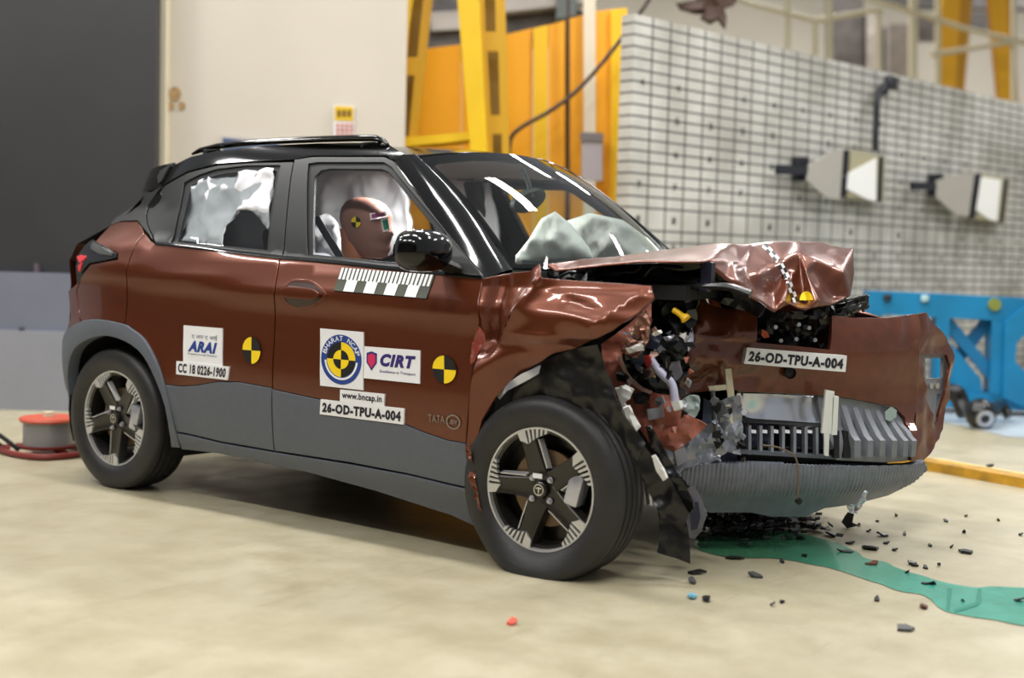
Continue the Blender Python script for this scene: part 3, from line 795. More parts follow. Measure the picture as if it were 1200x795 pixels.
for (au, av, ao), ends in (((936, 296, 0.035), (((905, 346), -0.022), ((918, 354), 0.016), ((930, 353), -0.020), ((943, 355), -0.026), ((957, 352), 0.022), ((976, 348), -0.014), ((989, 320), 0.030), ((994, 303), -0.006), ((893, 318), 0.016))), ((848, 292, 0.0), (((866, 330), 0.016), ((884, 340), -0.016), ((874, 312), -0.012)))):
    fr.append((au, av, face_x(au, av, ao)))
    for (eu, ev), eo in ends:
        for f in (0.4, 0.72, 1.0):
            u, v = au + (eu - au) * f, av + (ev - av) * f
            fr.append((u, v, face_x(u, v, ao * (1 - f) ** 2 + eo * f)))
frp = [Xp(*p) for p in fr]
bm = bmesh.new()
allp = top + crest + frp
bv = [bm.verts.new(p) for p in allp]
nt_, nc_ = len(top), len(crest)
i1 = list(range(nt_ + nc_)); r = delaunay_2d_cdt([Vector((allp[i].x, allp[i].y)) for i in i1], [(nt_ + k, nt_ + k + 1) for k in range(nc_ - 1)], [], 0, 1e-7)
crest_u = [(p.x, p.y) for p in crest]
for f in r[2]:
    src = [r[3][i][0] for i in f if r[3][i]]
    if len(src) == 3:
        c = sum((allp[i] for i in src), Vector()) / 3
        if all(i >= nt_ for i in src): continue
        a_, b_, c_ = [allp[i] for i in src]
        if max((a_ - b_).length, (b_ - c_).length, (c_ - a_).length) > 0.55: continue
        try: bm.faces.new([bv[i] for i in src])
        except ValueError: pass
i2 = list(range(nt_, len(allp))); r = delaunay_2d_cdt([Vector(pix(allp[i])) for i in i2], [], [], 0, 1e-7)
outline = [pix(p) for p in crest] + [(1001, 320), (997, 347), (976, 357), (956, 361), (947, 362), (936, 360.5), (927, 356), (918, 360), (908, 365.5), (891, 355), (873, 344), (851, 328), (835, 314)]
for f in r[2]:
    src = [i2[r[3][i][0]] for i in f if r[3][i]]
    if len(src) == 3:
        q = [pix(allp[i]) for i in src]; c = (sum(p[0] for p in q) / 3, sum(p[1] for p in q) / 3)
        if inpoly(c, outline):
            try: bm.faces.new([bv[i] for i in src])
            except ValueError: pass
bmesh.ops.delete(bm, geom=[v for v in bm.verts if not v.link_faces], context='VERTS')
bmesh.ops.recalc_face_normals(bm, faces=bm.faces)
if sum(f.normal.dot(CAM - f.calc_center_median()) for f in bm.faces) < 0: bmesh.ops.reverse_faces(bm, faces=bm.faces)
bmesh.ops.subdivide_edges(bm, edges=bm.edges, cuts=4, use_grid_fill=True)
inner = [v for v in bm.verts if not v.is_boundary]
for _ in range(1): bmesh.ops.smooth_vert(bm, verts=inner, factor=0.5, use_axis_x=True, use_axis_y=True, use_axis_z=True)
bm.normal_update()
for v in bm.verts:
    if not v.is_boundary:
        k = s01((v.co.x - 2.45) / 0.2)
        v.co += v.normal * (0.0035 * k * (1 - 3 * abs(noise.noise(v.co * 7))) + 0.0006 * k * noise.noise(v.co * 31))
for f in bm.faces: f.smooth = True
me = bpy.data.meshes.new('bonnet'); bm.to_mesh(me)
HOOD_BVH = BVHTree.FromBMesh(bm); bm.free()
me.materials.append(paint); me.materials.append(blkp)
bonnet = link('bonnet', me, car)
sol = bonnet.modifiers.new('thickness', 'SOLIDIFY'); sol.thickness = 0.006; sol.offset = -1; sol.material_offset = 1
def drape(u, v, bvh, lift=0.003):
    d = ray(u, v).normalized(); h = bvh.ray_cast(CAM, d)
    if h[0] is None: return None
    return h[0] - d * lift
# checked measuring tape across the bonnet
tape = spl([(890, 283.5), (897, 289), (905, 297), (914, 309), (921, 322), (927, 338), (933, 354)], 6)
L = [p.copy() for p in tape]; acc = 0; seg = []; cur = []
def tape_at(t):
    tot = sum((L[i + 1] - L[i]).length for i in range(len(L) - 1)); t *= tot
    for i in range(len(L) - 1):
        d = (L[i + 1] - L[i]).length
        if t <= d or i == len(L) - 2: return L[i].lerp(L[i + 1], min(1, t / d)), (L[i + 1] - L[i]).normalized()
        t -= d
for k in range(14):
    for side, mm in ((0, white_s if k % 2 == 0 else black_i), (1, black_i if k % 2 == 0 else white_s)):
        quad = []
        for t in (k / 14, (k + 1) / 14):
            p, d = tape_at(t); n = Vector((-d.y, d.x))
            for o_ in ((-3.2, 0) if side == 0 else (0, 3.2)): quad.append(drape(p.x + n.x * o_, p.y + n.y * o_, HOOD_BVH))
        if all(q is not None for q in quad):
            mb = MB(); mb.add([quad[0], quad[1], quad[3], quad[2]], [(0, 1, 2, 3)]); mb.build('tape_check', mm, bonnet)
for q in range(4):
    ps = [drape(945, 352, HOOD_BVH, .006)] + [drape(945 + 8 * math.cos(math.radians(90 * q + 90 * i / 6)), 352 + 10.5 * math.sin(math.radians(90 * q + 90 * i / 6)), HOOD_BVH, .006) for i in range(7)]
    if all(p is not None for p in ps):
        mb = MB(); mb.add(ps, [(0, i, i + 1) for i in range(1, 7)]); mb.build('target_quadrant', yellow_i if q != 1 else black_i, bonnet)

# ------------------------------------------------------------------ front bumper, folded back on the struck side
plan = spl([(2.36, -0.40, 0), (2.50, -0.245, 0), (2.66, -0.08, 0), (2.80, 0.065, 0), (2.93, 0.20, 0), (3.02, 0.36, 0), (3.085, 0.52, 0), (3.145, 0.70, 0), (3.165, 0.84, 0), (3.14, 0.95, 0), (3.06, 1.03, 0), (2.92, 1.06, 0)], 8)
cum = [0.0]
for a_, b_ in zip(plan, plan[1:]): cum.append(cum[-1] + (b_ - a_).length)
def plan_at(s):
    if s <= 0: d = (plan[1] - plan[0]).normalized(); return plan[0] + d * s, d
    for i in range(len(plan) - 1):
        if s <= cum[i + 1] or i == len(plan) - 2:
            L_ = cum[i + 1] - cum[i]; t = (s - cum[i]) / L_
            d0 = (plan[i + 1] - plan[max(i - 1, 0)]).normalized(); d1 = (plan[min(i + 2, len(plan) - 1)] - plan[i]).normalized()
            return plan[i].lerp(plan[i + 1], t), d0.lerp(d1, min(1, max(0, t))).normalized()
prof_b = hermite([(0.10, -0.06), (0.17, -0.02), (0.25, 0.035), (0.36, 0.055), (0.43, 0.045), (0.48, 0.0), (0.6, -0.01), (0.75, 0.0), (0.84, -0.015), (0.93, -0.06)])
def bump_pos(s, z, extra=0.0):
    p, d = plan_at(s); n = Vector((d.y, -d.x, 0))
    return Vector((p.x, p.y, z)) + n * (prof_b(z) + extra)
def crump(s, z):
    k = s01((0.75 - s) / 0.5)
    e = 0.016 * k * (1 - 3 * abs(noise.noise(Vector((s * 7, z * 7, 2.2))))) + 0.006 * k * noise.noise(Vector((s * 22, z * 22, 1)))
    e += 0.012 * math.exp(-((z - 0.80) / 0.012) ** 2) * 0.5 * k
    e += 0.010 * s01((s - 1.0) / 0.2) * (1 - 3 * abs(noise.noise(Vector((s * 9, z * 5, 7))))) * s01((z - 0.75) / 0.08)
    return e
def guess_b(u, v):
    best = min((i for i in range(0, 58, 3)), key=lambda i: abs(pix(Vector((plan[i].x, plan[i].y, 0.6)))[0] - u)); return cum[best], 0.6
BUMP = Surf(lambda s, z: bump_pos(s, z), guess_b)
BUMPC = Surf(lambda s, z: bump_pos(s, z, crump(s, z)), guess_b)
def rib(s): return 1 - abs(((s * 62) % 1) * 2 - 1)
LIP = Surf(lambda s, z: bump_pos(s, z, 0.005 * s01((0.345 - z) / 0.008) * s01((z - 0.20) / 0.03) * s01(2 * rib(s) - .3)), guess_b)
bumper = patch('front_bumper', BUMPC, [(822, 343), (831, 357), (848, 361.5), (886, 365), (886, 402), (930, 406), (973, 411), (975, 370), (1000, 373), (1041, 373), (1061, 370), (1076, 368), (1077, 400), (1076, 440), (1074, 480), (1075, 510), (1073, 541), (1068, 540), (1070, 517), (1061, 489), (1050, 477), (1015, 470), (980, 464), (920, 461), (870, 459), (850, 453), (821, 459), (810, 460), (795, 467), (798, 438), (802, 425), (808, 410), (811, 395), (812, 371), (815, 359)], scuffed, car, step=0.02, inset=0, skirt=0.02)
_c = BUMPC.pos(*BUMPC.inv(1074, 450))
CORNER = vplane(_c.x, _c.y, 80, 3)
sheet('bumper_corner', [(1073, 369), (1083, 366), (1094, 381), (1106, 393), (1115, 410), (1117, 426), (1110, 471), (1104, 503), (1090, 531), (1076, 544), (1070, 541), (1072, 512), (1071, 470), (1074, 430)], CORNER, scuffed, bumper, step=0.025, amp=0.008, freq=9, thick=0.012, seed=8, auto=60,
    holes=[[(1080, 416), (1109, 416), (1111, 428), (1106, 460), (1101, 494), (1096, 499), (1086, 468), (1081, 440)]])
BZ = vplane(_c.x - 0.012, _c.y + 0.02, 80, 3)
sheet('fog_lamp_bezel', [(1079, 415), (1110, 415), (1112, 428), (1107, 460), (1102, 496), (1096, 501), (1085, 470), (1080, 440)], BZ, mat('bezel_grey', (120, 120, 126), 0.5), bumper, step=0.03, amp=0.0, thick=0.012, seed=2, holes=[[(1084, 420), (1105, 420), (1105, 443), (1085, 444)], [(1098, 462), (1102, 462), (1098, 490), (1095, 488)]])
sheet('fog_lamp_shelf', [(1084, 447), (1105, 446), (1103, 456), (1086, 457)], vplane(_c.x - 0.02, _c.y + 0.03, 80, 3), blkg, bumper, step=0.03, amp=0.0, thick=0.01, seed=2)
for u in (1089, 1096):
    mb = MB(); mb.lathe([(-0.012, 0.0), (-0.012, 0.012), (0.012, 0.014)], 14, Matrix.Translation(hit(u, 452, BZ)) @ Matrix.Rotation(1.2, 4, 'Z')); mb.build('fog_lamp_lens', chrome, bumper)
insert_m = mat('grey_insert', (122, 125, 132), 0.45, var=0.06, vscale=30)
mid = patch('bumper_insert', BUMP, [(960, 466), (980, 465.5), (1015, 471.5), (1049, 478.5), (1060, 490), (1069, 518), (1067, 541), (1040, 543), (1000, 541), (982, 540)], insert_m, car, step=0.03, inset=0, skirt=0.03, off=-0.014)
for k, u in enumerate((994, 1008, 1022, 1036, 1049, 1059)):
    s0, _ = BUMP.inv(u, 500); zt = BUMP.inv(u, 470 + k * 2.2 + (8 if k == 5 else 0) + (4 if k == 4 else 0))[1]; zb_ = BUMP.inv(u, 538)[1]
    vs = []
    for z, e0 in [(zt - 0.012, -0.016), (zt - 0.05, 0.004), (zb_ + 0.085, 0.006), (zb_ + 0.07, 0.022), (zb_ + 0.008, 0.016)]:
        for ds, e in ((-0.017, -0.018), (-0.013, e0), (0.010, e0 + 0.002), (0.014, -0.018)): vs.append(bump_pos(s0 + ds, z, e))
    mb = MB(); mb.add(vs, [(i * 4 + q, i * 4 + (q + 1) % 4, (i + 1) * 4 + (q + 1) % 4, (i + 1) * 4 + q) for i in range(4) for q in range(4)] + [(0, 1, 2, 3), (19, 18, 17, 16)])
    mb.build('insert_rib', insert_m, mid)
lip_o = patch('bumper_lip', LIP, [(797, 556), (812, 548), (828, 544.5), (881, 543), (950, 546), (1001, 547), (1066, 546), (1084, 542), (1086, 551), (1071, 566), (1041, 581), (1001, 591), (966, 596), (943, 606), (905, 606), (880, 601), (831, 601), (820, 585), (806, 568)], mat('grey_lip', (124, 128, 139), 0.3, var=0.12, vscale=25, bump=0.1, bscale=200), car, steps=(0.004, 0.02), inset=0, skirt=0.03)
beam = patch('crash_beam', Surf(lambda s, z: bump_pos(s, z, -0.04 + 0.014 * noise.noise(Vector((s * 9, z * 12, 4))) + 0.02 * math.exp(-((z - 0.62) / 0.02) ** 2)), guess_b), [(864, 461), (900, 462), (960, 466), (975, 470), (972, 499), (930, 497), (890, 493), (866, 486)], silver, car, step=0.016, inset=0, skirt=0.03)
mb = MB(); Q = [bump_pos(BUMP.inv(u, v)[0], BUMP.inv(u, v)[1], -0.10) for u, v in [(835, 470), (870, 490), (985, 495), (990, 560), (900, 560), (830, 560)]]
mb.prism(Q, (-0.05, 0.06, 0)); mb.build('radiator', mat('radiator_core', (88, 94, 112), 0.4, 0.5, bump=0.6, bscale=300), car)
for k in range(8):
    u = 868 + k * 13.2
    p = [bump_pos(BUMP.inv(u + du, v)[0], BUMP.inv(u + du, v)[1], -0.035) for du, v in ((0, 500 + k * .4), (3.4, 500 + k * .4), (3.4, 535), (0, 535))]
    mb = MB(); mb.prism(p, (-0.02, 0.02, 0)); mb.build('grille_slat', insert_m, car)
    if 0 < k < 7:
        p = [bump_pos(BUMP.inv(u + du, v)[0], BUMP.inv(u + du, v)[1], -0.06) for du, v in ((4, 506), (12, 507), (12, 511), (4, 510))]
        mb = MB(); mb.prism(p, (-0.005, 0.005, 0)); mb.build('grille_clip', white_s, car)
p = [bump_pos(BUMP.inv(u, v)[0], BUMP.inv(u, v)[1], -0.02) for u, v in [(868, 533), (985, 540), (985, 536), (868, 529)]]
mb = MB(); mb.prism(p, (-0.03, 0.03, 0)); mb.build('grille_bar', clad, car)
p = [bump_pos(BUMP.inv(u, v)[0], BUMP.inv(u, v)[1], -0.035) for u, v in [(866, 496), (972, 502), (972, 498), (866, 491)]]
mb = MB(); mb.prism(p, (-0.03, 0.03, 0)); mb.build('grille_bar', seal_m, car)
for pts in ([(977, 505), (983, 505), (983, 537), (977, 537)], [(988, 505), (996, 506), (996, 537), (988, 537)]):
    mb = MB(); mb.prism([bump_pos(BUMP.inv(u, v)[0], BUMP.inv(u, v)[1], 0.004) for u, v in pts], (-0.03, 0.03, 0)); mb.build('grille_slot', dark, car)
sheet('scraped_patch', [(1037, 483), (1044, 477), (1051, 481), (1050, 489), (1043, 494), (1038, 492)], (bump_pos(*BUMP.inv(1044, 486), 0.012), BUMP.nrm(*BUMP.inv(1044, 486))), mat('pale_scrape', (150, 166, 160), 0.5), mid, step=0.02, amp=0.001, thick=0.001, seed=1)
# tow-eye cover hole and dangling bracket
mb = MB(); q = bump_pos(*BUMP.inv(924, 437), 0.012); mb.lathe([(0.0, 0.0), (0.004, 0.020), (-0.01, 0.022)], 12, Matrix.Translation(q) @ Matrix.Rotation(math.radians(40), 4, 'Z')); mb.build('tow_eye_hole', black_i, bumper)
pb = vplane(2.92, 0.10, 44, -4)
mb = MB(); mb.prism([hit(u, v, pb) for u, v in [(968, 457), (978, 459), (975, 509), (963, 508)]], (-0.01, 0.01, 0)); mb.prism([hit(u, v, pb) for u, v in [(976, 465), (983, 465), (981, 510), (974, 510)]], (-0.02, 0.02, 0)); mb.prism([hit(u, v, pb) for u, v in [(966, 508), (972, 508), (971, 535), (966, 534)]], (-0.006, 0.006, 0))
mb.build('hanging_bracket', whitep, car)
mb = MB(); mb.tube(spl([hit(u, v, pb) for u, v in [(893, 522), (910, 524), (925, 530), (932, 536), (935, 550), (935, 575), (935, 590)]], 4), 0.0035, 6); mb.build('loose_wire', mat('tan_wire', (120, 100, 80), 0.6), car)
mb = MB(); mb.tube([hit(u, v, pb) for u, v in [(934, 586), (938, 589)]], 0.012, 8); mb.build('wire_plug', blkp, car)

# ------------------------------------------------------------------ engine bay and torn parts of the struck corner
mb = MB(); mb.box((2.27, 0.27, 0.60), (0.40, 0.9, 0.44), None, 0.03); mb.box((2.62, 0.45, 0.55), (0.30, 0.7, 0.5), None, 0.02)
mb.build('motor_housing', blkp, car)
mb = MB(); mb.box((2.40, 0.0, 0.975), (0.5, 1.0, 0.05), Matrix.Rotation(0.03, 3, 'X')); mb.build('bonnet_underside_tray', dark, car)
mb = MB(); mb.box((2.24, -0.20, 0.60), (0.40, 0.10, 0.62), None, 0.02); mb.build('inner_panel', dark, car)
mb = MB(); mb.box((2.2, -0.50, 0.90), (0.36, 0.34, 0.05), None, 0.01); mb.build('cowl_panel', blkp, car)
inn = vplane(2.5, -0.40, 8)
sheet('engine_clutter', [(752, 352), (790, 344), (824, 342), (818, 362), (812, 396), (802, 428), (796, 462), (772, 470), (742, 455), (733, 428), (748, 400), (760, 376)], inn, blkp, car, step=0.022, amp=0.05, freq=14, thick=0.004, seed=11)
sheet('engine_clutter', [(640, 318), (700, 312), (822, 307), (846, 320), (900, 360), (890, 372), (820, 345), (760, 345), (700, 330), (640, 330)], vplane(2.4, -0.30, 12), blkp, car, step=0.03, amp=0.03, freq=9, thick=0.004, seed=12)
for pts, r_ in (([(655, 325), (668, 319), (684, 320)], .006), ([(690, 324), (720, 320), (745, 318), (752, 311)], .007), ([(752, 330), (762, 316), (775, 312), (800, 314)], .006), ([(708, 329), (760, 328), (820, 330)], .012), ([(765, 338), (800, 336), (850, 336), (880, 345)], .013)):
    mb = MB(); mb.tube(spl([Yp(u, v, -0.46) for u, v in pts], 4), r_, 8); mb.build('bay_hose', blkg, car)
mb = MB(); mb.prism([Yp(u, v, -0.44) for u, v in [(776, 309), (818, 307), (822, 314), (800, 318), (778, 315)]], (0, 0.02, 0)); mb.build('bay_bracket', mat('grey_green_metal', (104, 106, 88), 0.35, 0.6), car)
mb = MB(); mb.prism([Yp(u, v, -0.47) for u, v in [(822, 306), (834, 308), (833, 330), (828, 342), (820, 340)]], (0, 0.03, 0)); mb.build('latch_post', mat('navy_metal', (26, 30, 48), 0.35), car)
mb = MB(); mb.tube([Yp(u, v, -0.47) for u, v in [(789.5, 363.5), (795, 367), (800, 371), (802, 372), (804, 374.5)]], [0.011, 0.010, 0.011, 0.017, 0.018], 10); mb.build('dipstick_handle', mat('yellow_plastic', (238, 190, 20), 0.4), car)
# inner wing metal
ap = vplane(2.6, -0.52, 12)
sheet('inner_wing', [(702, 404), (722, 392), (748, 372), (764, 356), (766, 375), (758, 395), (745, 408), (728, 415), (735, 440), (760, 458), (797, 466), (799, 482), (828, 498), (812, 515), (790, 530), (765, 522), (748, 500), (730, 478), (716, 455), (704, 428)], ap, paint_in, car, step=0.012, amp=0.018, freq=9, thick=0.003, seed=21, auto=40, oct=3)
sheet('inner_wing_edge', [(746, 376), (760, 362), (765, 380), (762, 402), (748, 420), (728, 412), (736, 400)], vplane(2.6, -0.58, 5), mat('pale_torn_metal', (150, 110, 92), 0.35, 0.5, 0), car, step=0.014, amp=0.02, freq=20, thick=0.002, seed=22)
mb = MB(); mb.prism([hit(u, v, vplane(2.6, -0.56, 12)) for u, v in [(758, 480), (776, 477), (778, 489), (760, 493)]], (0, 0.004, 0)); mb.build('weld_plate', steel, car)
pale = mat('pale_lavender_plastic', (190, 190, 214), 0.35)
mb = MB(); mb.tube(spl([Yp(u, v, -0.56) for u, v in [(762, 421), (768, 430), (776, 439), (785, 447), (789, 456), (791, 470)]], 5), 0.0145, 10); mb.build('bent_pipe', pale, car)
mb = MB(); mb.prism([Yp(u, v, -0.58) for u, v in [(786, 471), (795, 470), (798, 479), (790, 482)]], (0, 0.025, 0)); mb.build('pipe_end', whitep, car)
mb = MB(); mb.prism([Yp(u, v, -0.58) for u, v in [(754, 417), (760, 416), (763, 424), (759, 433), (755, 424)]], (0, 0.02, 0)); mb.build('red_connector', mat('red_plastic', (176, 60, 55), 0.4), car)
mb = MB(); mb.tube(spl([Yp(u, v, -0.57) for u, v in [(748, 431), (757, 435), (768, 442)]], 3), 0.004, 6); mb.build('yellow_wire', mat('yellow_wire_m', (190, 180, 90), 0.5), car)
mb = MB(); mb.tube(spl([Yp(u, v, -0.58) for u, v in [(726, 418), (732, 434), (742, 448), (752, 456), (762, 460)]], 4), [0.012] * 8 + [0.016] * 9, 8, flat=0.4); mb.build('bent_arm', mat('tan_metal', (150, 118, 104), 0.4, 0.3), car)
for nm, pts, y, m_, sd in (('white_shard', [(734, 409), (754, 400), (755, 411), (745, 412), (738, 415)], -0.62, whitep, 31), ('white_shard', [(721, 455), (733, 451), (742, 456), (738, 468), (731, 472), (734, 480), (729, 478)], -0.66, whitep, 32),
    ('white_shard', [(730, 479), (737, 476), (744, 488), (751, 500), (746, 506), (739, 500)], -0.70, whitep, 33), ('white_shard', [(764, 535), (768, 533), (776, 547), (781, 560), (777, 564), (769, 552)], -0.70, whitep, 34),
    ('pale_shard', [(800, 468), (808, 464), (819, 464), (820, 480), (814, 490), (816, 500), (806, 508), (802, 506), (808, 494), (806, 484), (799, 481)], -0.40, mat('pale_green_plastic', (170, 186, 184), 0.5), 35),
    ('blue_black_box', [(735, 412), (754, 410), (756, 424), (746, 432), (740, 424)], -0.57, mat('slate_plastic', (52, 60, 80), 0.4), 36), ('grey_module', [(784, 426), (797, 422), (799, 438), (793, 446), (785, 440)], -0.42, mat('mid_grey_plastic', (112, 110, 118), 0.5), 37),
    ('black_plug', [(740, 462), (752, 459), (762, 464), (758, 474), (744, 474)], -0.60, blkg, 38), ('slate_block', [(755, 388), (768, 384), (776, 396), (770, 410), (757, 408)], -0.50, mat('slate_plastic', (52, 60, 80), 0.4), 39),
    ('pale_bracket', [(778, 396), (790, 392), (796, 402), (786, 410)], -0.42, steel, 40), ('blue_grey_clip', [(806, 396), (811, 384), (812, 402), (806, 412)], -0.40, pale, 41)):
    sheet(nm, pts, vplane(at(pts[0][0], pts[0][1], 'y', y).x, y, 15), m_, car, step=0.014, amp=0.006, freq=25, thick=0.01, seed=sd)
fb = vplane(2.52, -0.28, 40)
for nm, pts, m_, th in (('cream_strip', [(850, 433), (857, 432), (861, 465), (853, 466)], cream, .006), ('cream_strip', [(830, 453), (851, 451), (852, 457), (832, 459)], cream, .006), ('cream_strip', [(849, 475), (856, 474), (860, 498), (852, 500)], cream, .006)):
    mb = MB(); mb.prism([hit(u, v, fb) for u, v in pts], (-th, th, 0)); mb.build(nm, m_, car)
mb = MB(); mb.tube([hit(u, v, fb) for u, v in [(835, 458), (837, 480), (838, 500), (843, 525)]], [0.014, 0.016, 0.015, 0.012], 8, flat=0.6); mb.build('bent_bracket', mat('olive_grey_metal', (112, 116, 112), 0.4, 0.4), car)
sheet('crushed_grey_corner', [(776, 522), (792, 512), (812, 504), (838, 492), (846, 505), (850, 530), (826, 545), (806, 552), (796, 558), (786, 545)], vplane(2.52, -0.26, 42), mat('glossy_grey_plastic', (150, 154, 164), 0.25, 0.4), car, step=0.02, amp=0.022, freq=12, thick=0.004, seed=51)
sheet('crushed_bracket', [(840, 470), (866, 462), (870, 500), (866, 532), (846, 528), (842, 500)], vplane(2.60, -0.20, 42), mat('glossy_grey_plastic', (150, 154, 164), 0.25, 0.4), car, step=0.016, amp=0.022, freq=18, thick=0.003, seed=52)
mb = MB(); mb.prism([hit(u, v, vplane(2.50, -0.32, 38)) for u, v in [(790, 528), (803, 525), (807, 540), (794, 547)]], (-0.004, 0.004, 0)); mb.build('pale_plate', mat('pale_grey_plastic', (160, 160, 170), 0.35), car)
mb = MB(); mb.tube(spl([hit(u, v, vplane(2.66, -0.15, 42)) for u, v in [(870, 461), (868, 475), (870, 485), (875, 492), (876, 500)]], 4), 0.004, 6); mb.build('loose_cable', seal_m, car)
# dark sheets standing for shade under the bumper and behind the insert
sheet('lower_shade', [(800, 500), (880, 500), (1000, 520), (1000, 550), (960, 592), (830, 594), (790, 580), (770, 540)], vplane(2.35, -0.12, 44), dark, car, step=0.06, amp=0.01, thick=0.01, seed=61)
patch('intake_shade', BUMP, [(866, 505), (1060, 510), (1060, 560), (1000, 566), (880, 566)], dark, car, off=-0.09, inset=0, skirt=0.02, step=0.05)
# centre of the bay seen above the plate
sheet('bay_module', [(884, 368), (976, 372), (976, 412), (884, 410)], vplane(2.62, 0.06, 44), blkg, car, step=0.016, amp=0.012, freq=16, thick=0.05, seed=62)
for u, v in ((906, 383), (933, 380), (930, 397), (945, 384), (912, 399), (952, 398)):
    mb = MB(); mb.lathe([(-0.03, 0.0), (-0.03, 0.008), (0.01, 0.010)], 8, Matrix.Translation(hit(u, v, vplane(2.66, 0.03, 44))) @ Matrix.Rotation(0.77, 4, 'Z')); mb.build('module_bolt', steel, car)
sheet('orange_connector', [(893, 386), (899, 389), (902, 395), (896, 397), (892, 393)], vplane(2.68, 0.0, 44), mat('orange_plastic', (205, 84, 40), 0.4), car, step=0.01, amp=0.004, thick=0.02, seed=63)
sheet('broken_grille', [(838, 330), (880, 350), (908, 366), (940, 364), (985, 356), (1016, 346), (1018, 360), (990, 374), (940, 374), (880, 372), (846, 360)], vplane(2.72, 0.12, 44), blkp, car, step=0.016, amp=0.022, freq=15, thick=0.004, seed=64)
for a_, b_ in (((955, 362), (1016, 346)), ((962, 368), (1014, 354)), ((972, 372), (1018, 358)), ((990, 350), (1000, 372)), ((1006, 347), (1012, 366))):
    mb = MB(); mb.tube([hit(*a_, vplane(2.78, 0.16, 44)), hit(*b_, vplane(2.78, 0.16, 44))], 0.005, 6); mb.build('broken_grille_rod', blkp, car)
# wheel-arch liner and torn flaps
sheet('wheel_arch_liner', [(606, 446), (636, 424), (668, 410), (700, 404), (708, 430), (722, 462), (738, 492), (756, 520), (748, 540), (738, 530), (705, 488), (668, 470), (630, 466), (600, 474)], vplane(2.35, -0.80, 0), blkp, car, step=0.014, amp=0.013, freq=6, thick=0.004, seed=71, auto=50, oct=3)
sheet('wheel_arch_liner', [(720, 470), (748, 512), (786, 562), (808, 602), (802, 615), (776, 606), (752, 560), (738, 520)], vplane(2.58, -0.70, 20), blkp, car, step=0.014, amp=0.014, freq=7, thick=0.004, seed=72, auto=50, oct=3)
sheet('torn_liner_strip', [(757, 500), (764, 498), (790, 548), (812, 586), (814, 600), (806, 602), (782, 560), (762, 520)], vplane(2.62, -0.66, 20), blkg, car, step=0.012, amp=0.012, freq=12, thick=0.006, seed=73, auto=50, oct=3)
sheet('torn_liner_flap', [(771, 600), (797, 606), (806, 616), (809, 640), (809, 661), (796, 656), (770, 648), (774, 625)], vplane(2.66, -0.66, 25, 8), blkp, car, step=0.014, amp=0.008, freq=8, thick=0.004, seed=74, auto=50, oct=3)
sheet('torn_deflector', [(806, 572), (813, 570), (822, 583), (828, 604), (822, 622), (814, 632), (808, 630), (802, 600)], vplane(2.60, -0.50, 35), mat('smoke_grey_plastic', (96, 96, 104), 0.35), car, step=0.02, amp=0.006, freq=10, thick=0.003, seed=75)
sheet('dark_blue_tab', [(808, 590), (818, 588), (821, 606), (817, 620), (810, 622)], vplane(2.62, -0.53, 35), mat('navy_plastic', (28, 34, 56), 0.5), car, step=0.02, amp=0.003, freq=10, thick=0.003, seed=76)
mb = MB(); mb.tube([Yp(u, v, -0.62) for u, v in [(758, 548), (761, 568), (764, 592)]], [0.020, 0.021, 0.017], 14); mb.build('damper_tube', silver, car)
mb = MB(); mb.tube([(2.3, -0.66, 0.29), (2.3, -0.2, 0.33)], 0.03, 10); mb.build('drive_shaft', steel, car); mb = MB(); mb.tube([(2.36, -0.62, 0.2), (2.3, -0.15, 0.26)], 0.025, 8); mb.build('control_arm', steel, car)
mb = MB(); mb.tube([(0, -0.7, 0.3), (0, 0.7, 0.3)], 0.05, 10); mb.build('rear_axle', dark, car)
sheet('hanging_foil', [(1002, 590), (1012, 574), (1016, 576), (1011, 588), (1004, 602), (994, 600), (992, 592)], vplane(3.06, 0.28, 60), mat('foil', (190, 192, 198), 0.2, 0.9), car, step=0.010, amp=0.012, freq=30, thick=0.001, seed=77)

# small torn bits caught in the struck corner
rnd = random.Random(19)
bits_m = [silver, whitep, blkg, paint_in, mat('slate_plastic', (52, 60, 80), 0.4), blkp, mat('tan_metal', (150, 118, 104), 0.4, 0.3), steel, blkg, dark]
for k in range(64):
    if k < 40: u, v, y = rnd.uniform(722, 812), rnd.uniform(385, 505), -0.60
    else: u, v, y = rnd.uniform(832, 872), rnd.uniform(462, 540), -0.30
    if k < 40 and (u - 722) * 0.9 < (v - 440) * 0.75: continue
    n = rnd.randint(3, 5); R_ = rnd.uniform(3, 8); a0 = rnd.uniform(0, 6); st_ = rnd.uniform(0.4, 1.0)
    pts = []
    for q in range(n):
        a = a0 + 6.283 * q / n; x_, y_ = R_ * math.cos(a) * rnd.uniform(.7, 1.2), R_ * st_ * math.sin(a) * rnd.uniform(.7, 1.2)
        pts.append(Yp(u + x_ * math.cos(a0) - y_ * math.sin(a0), v + x_ * math.sin(a0) + y_ * math.cos(a0), y + rnd.uniform(-0.012, 0.012)))
    mb = MB(); mb.prism(pts, (0, 0.008, 0)); mb.build('torn_bit', bits_m[k % len(bits_m)] if k < 40 else (silver, steel, blkg, dark)[k % 4], car)
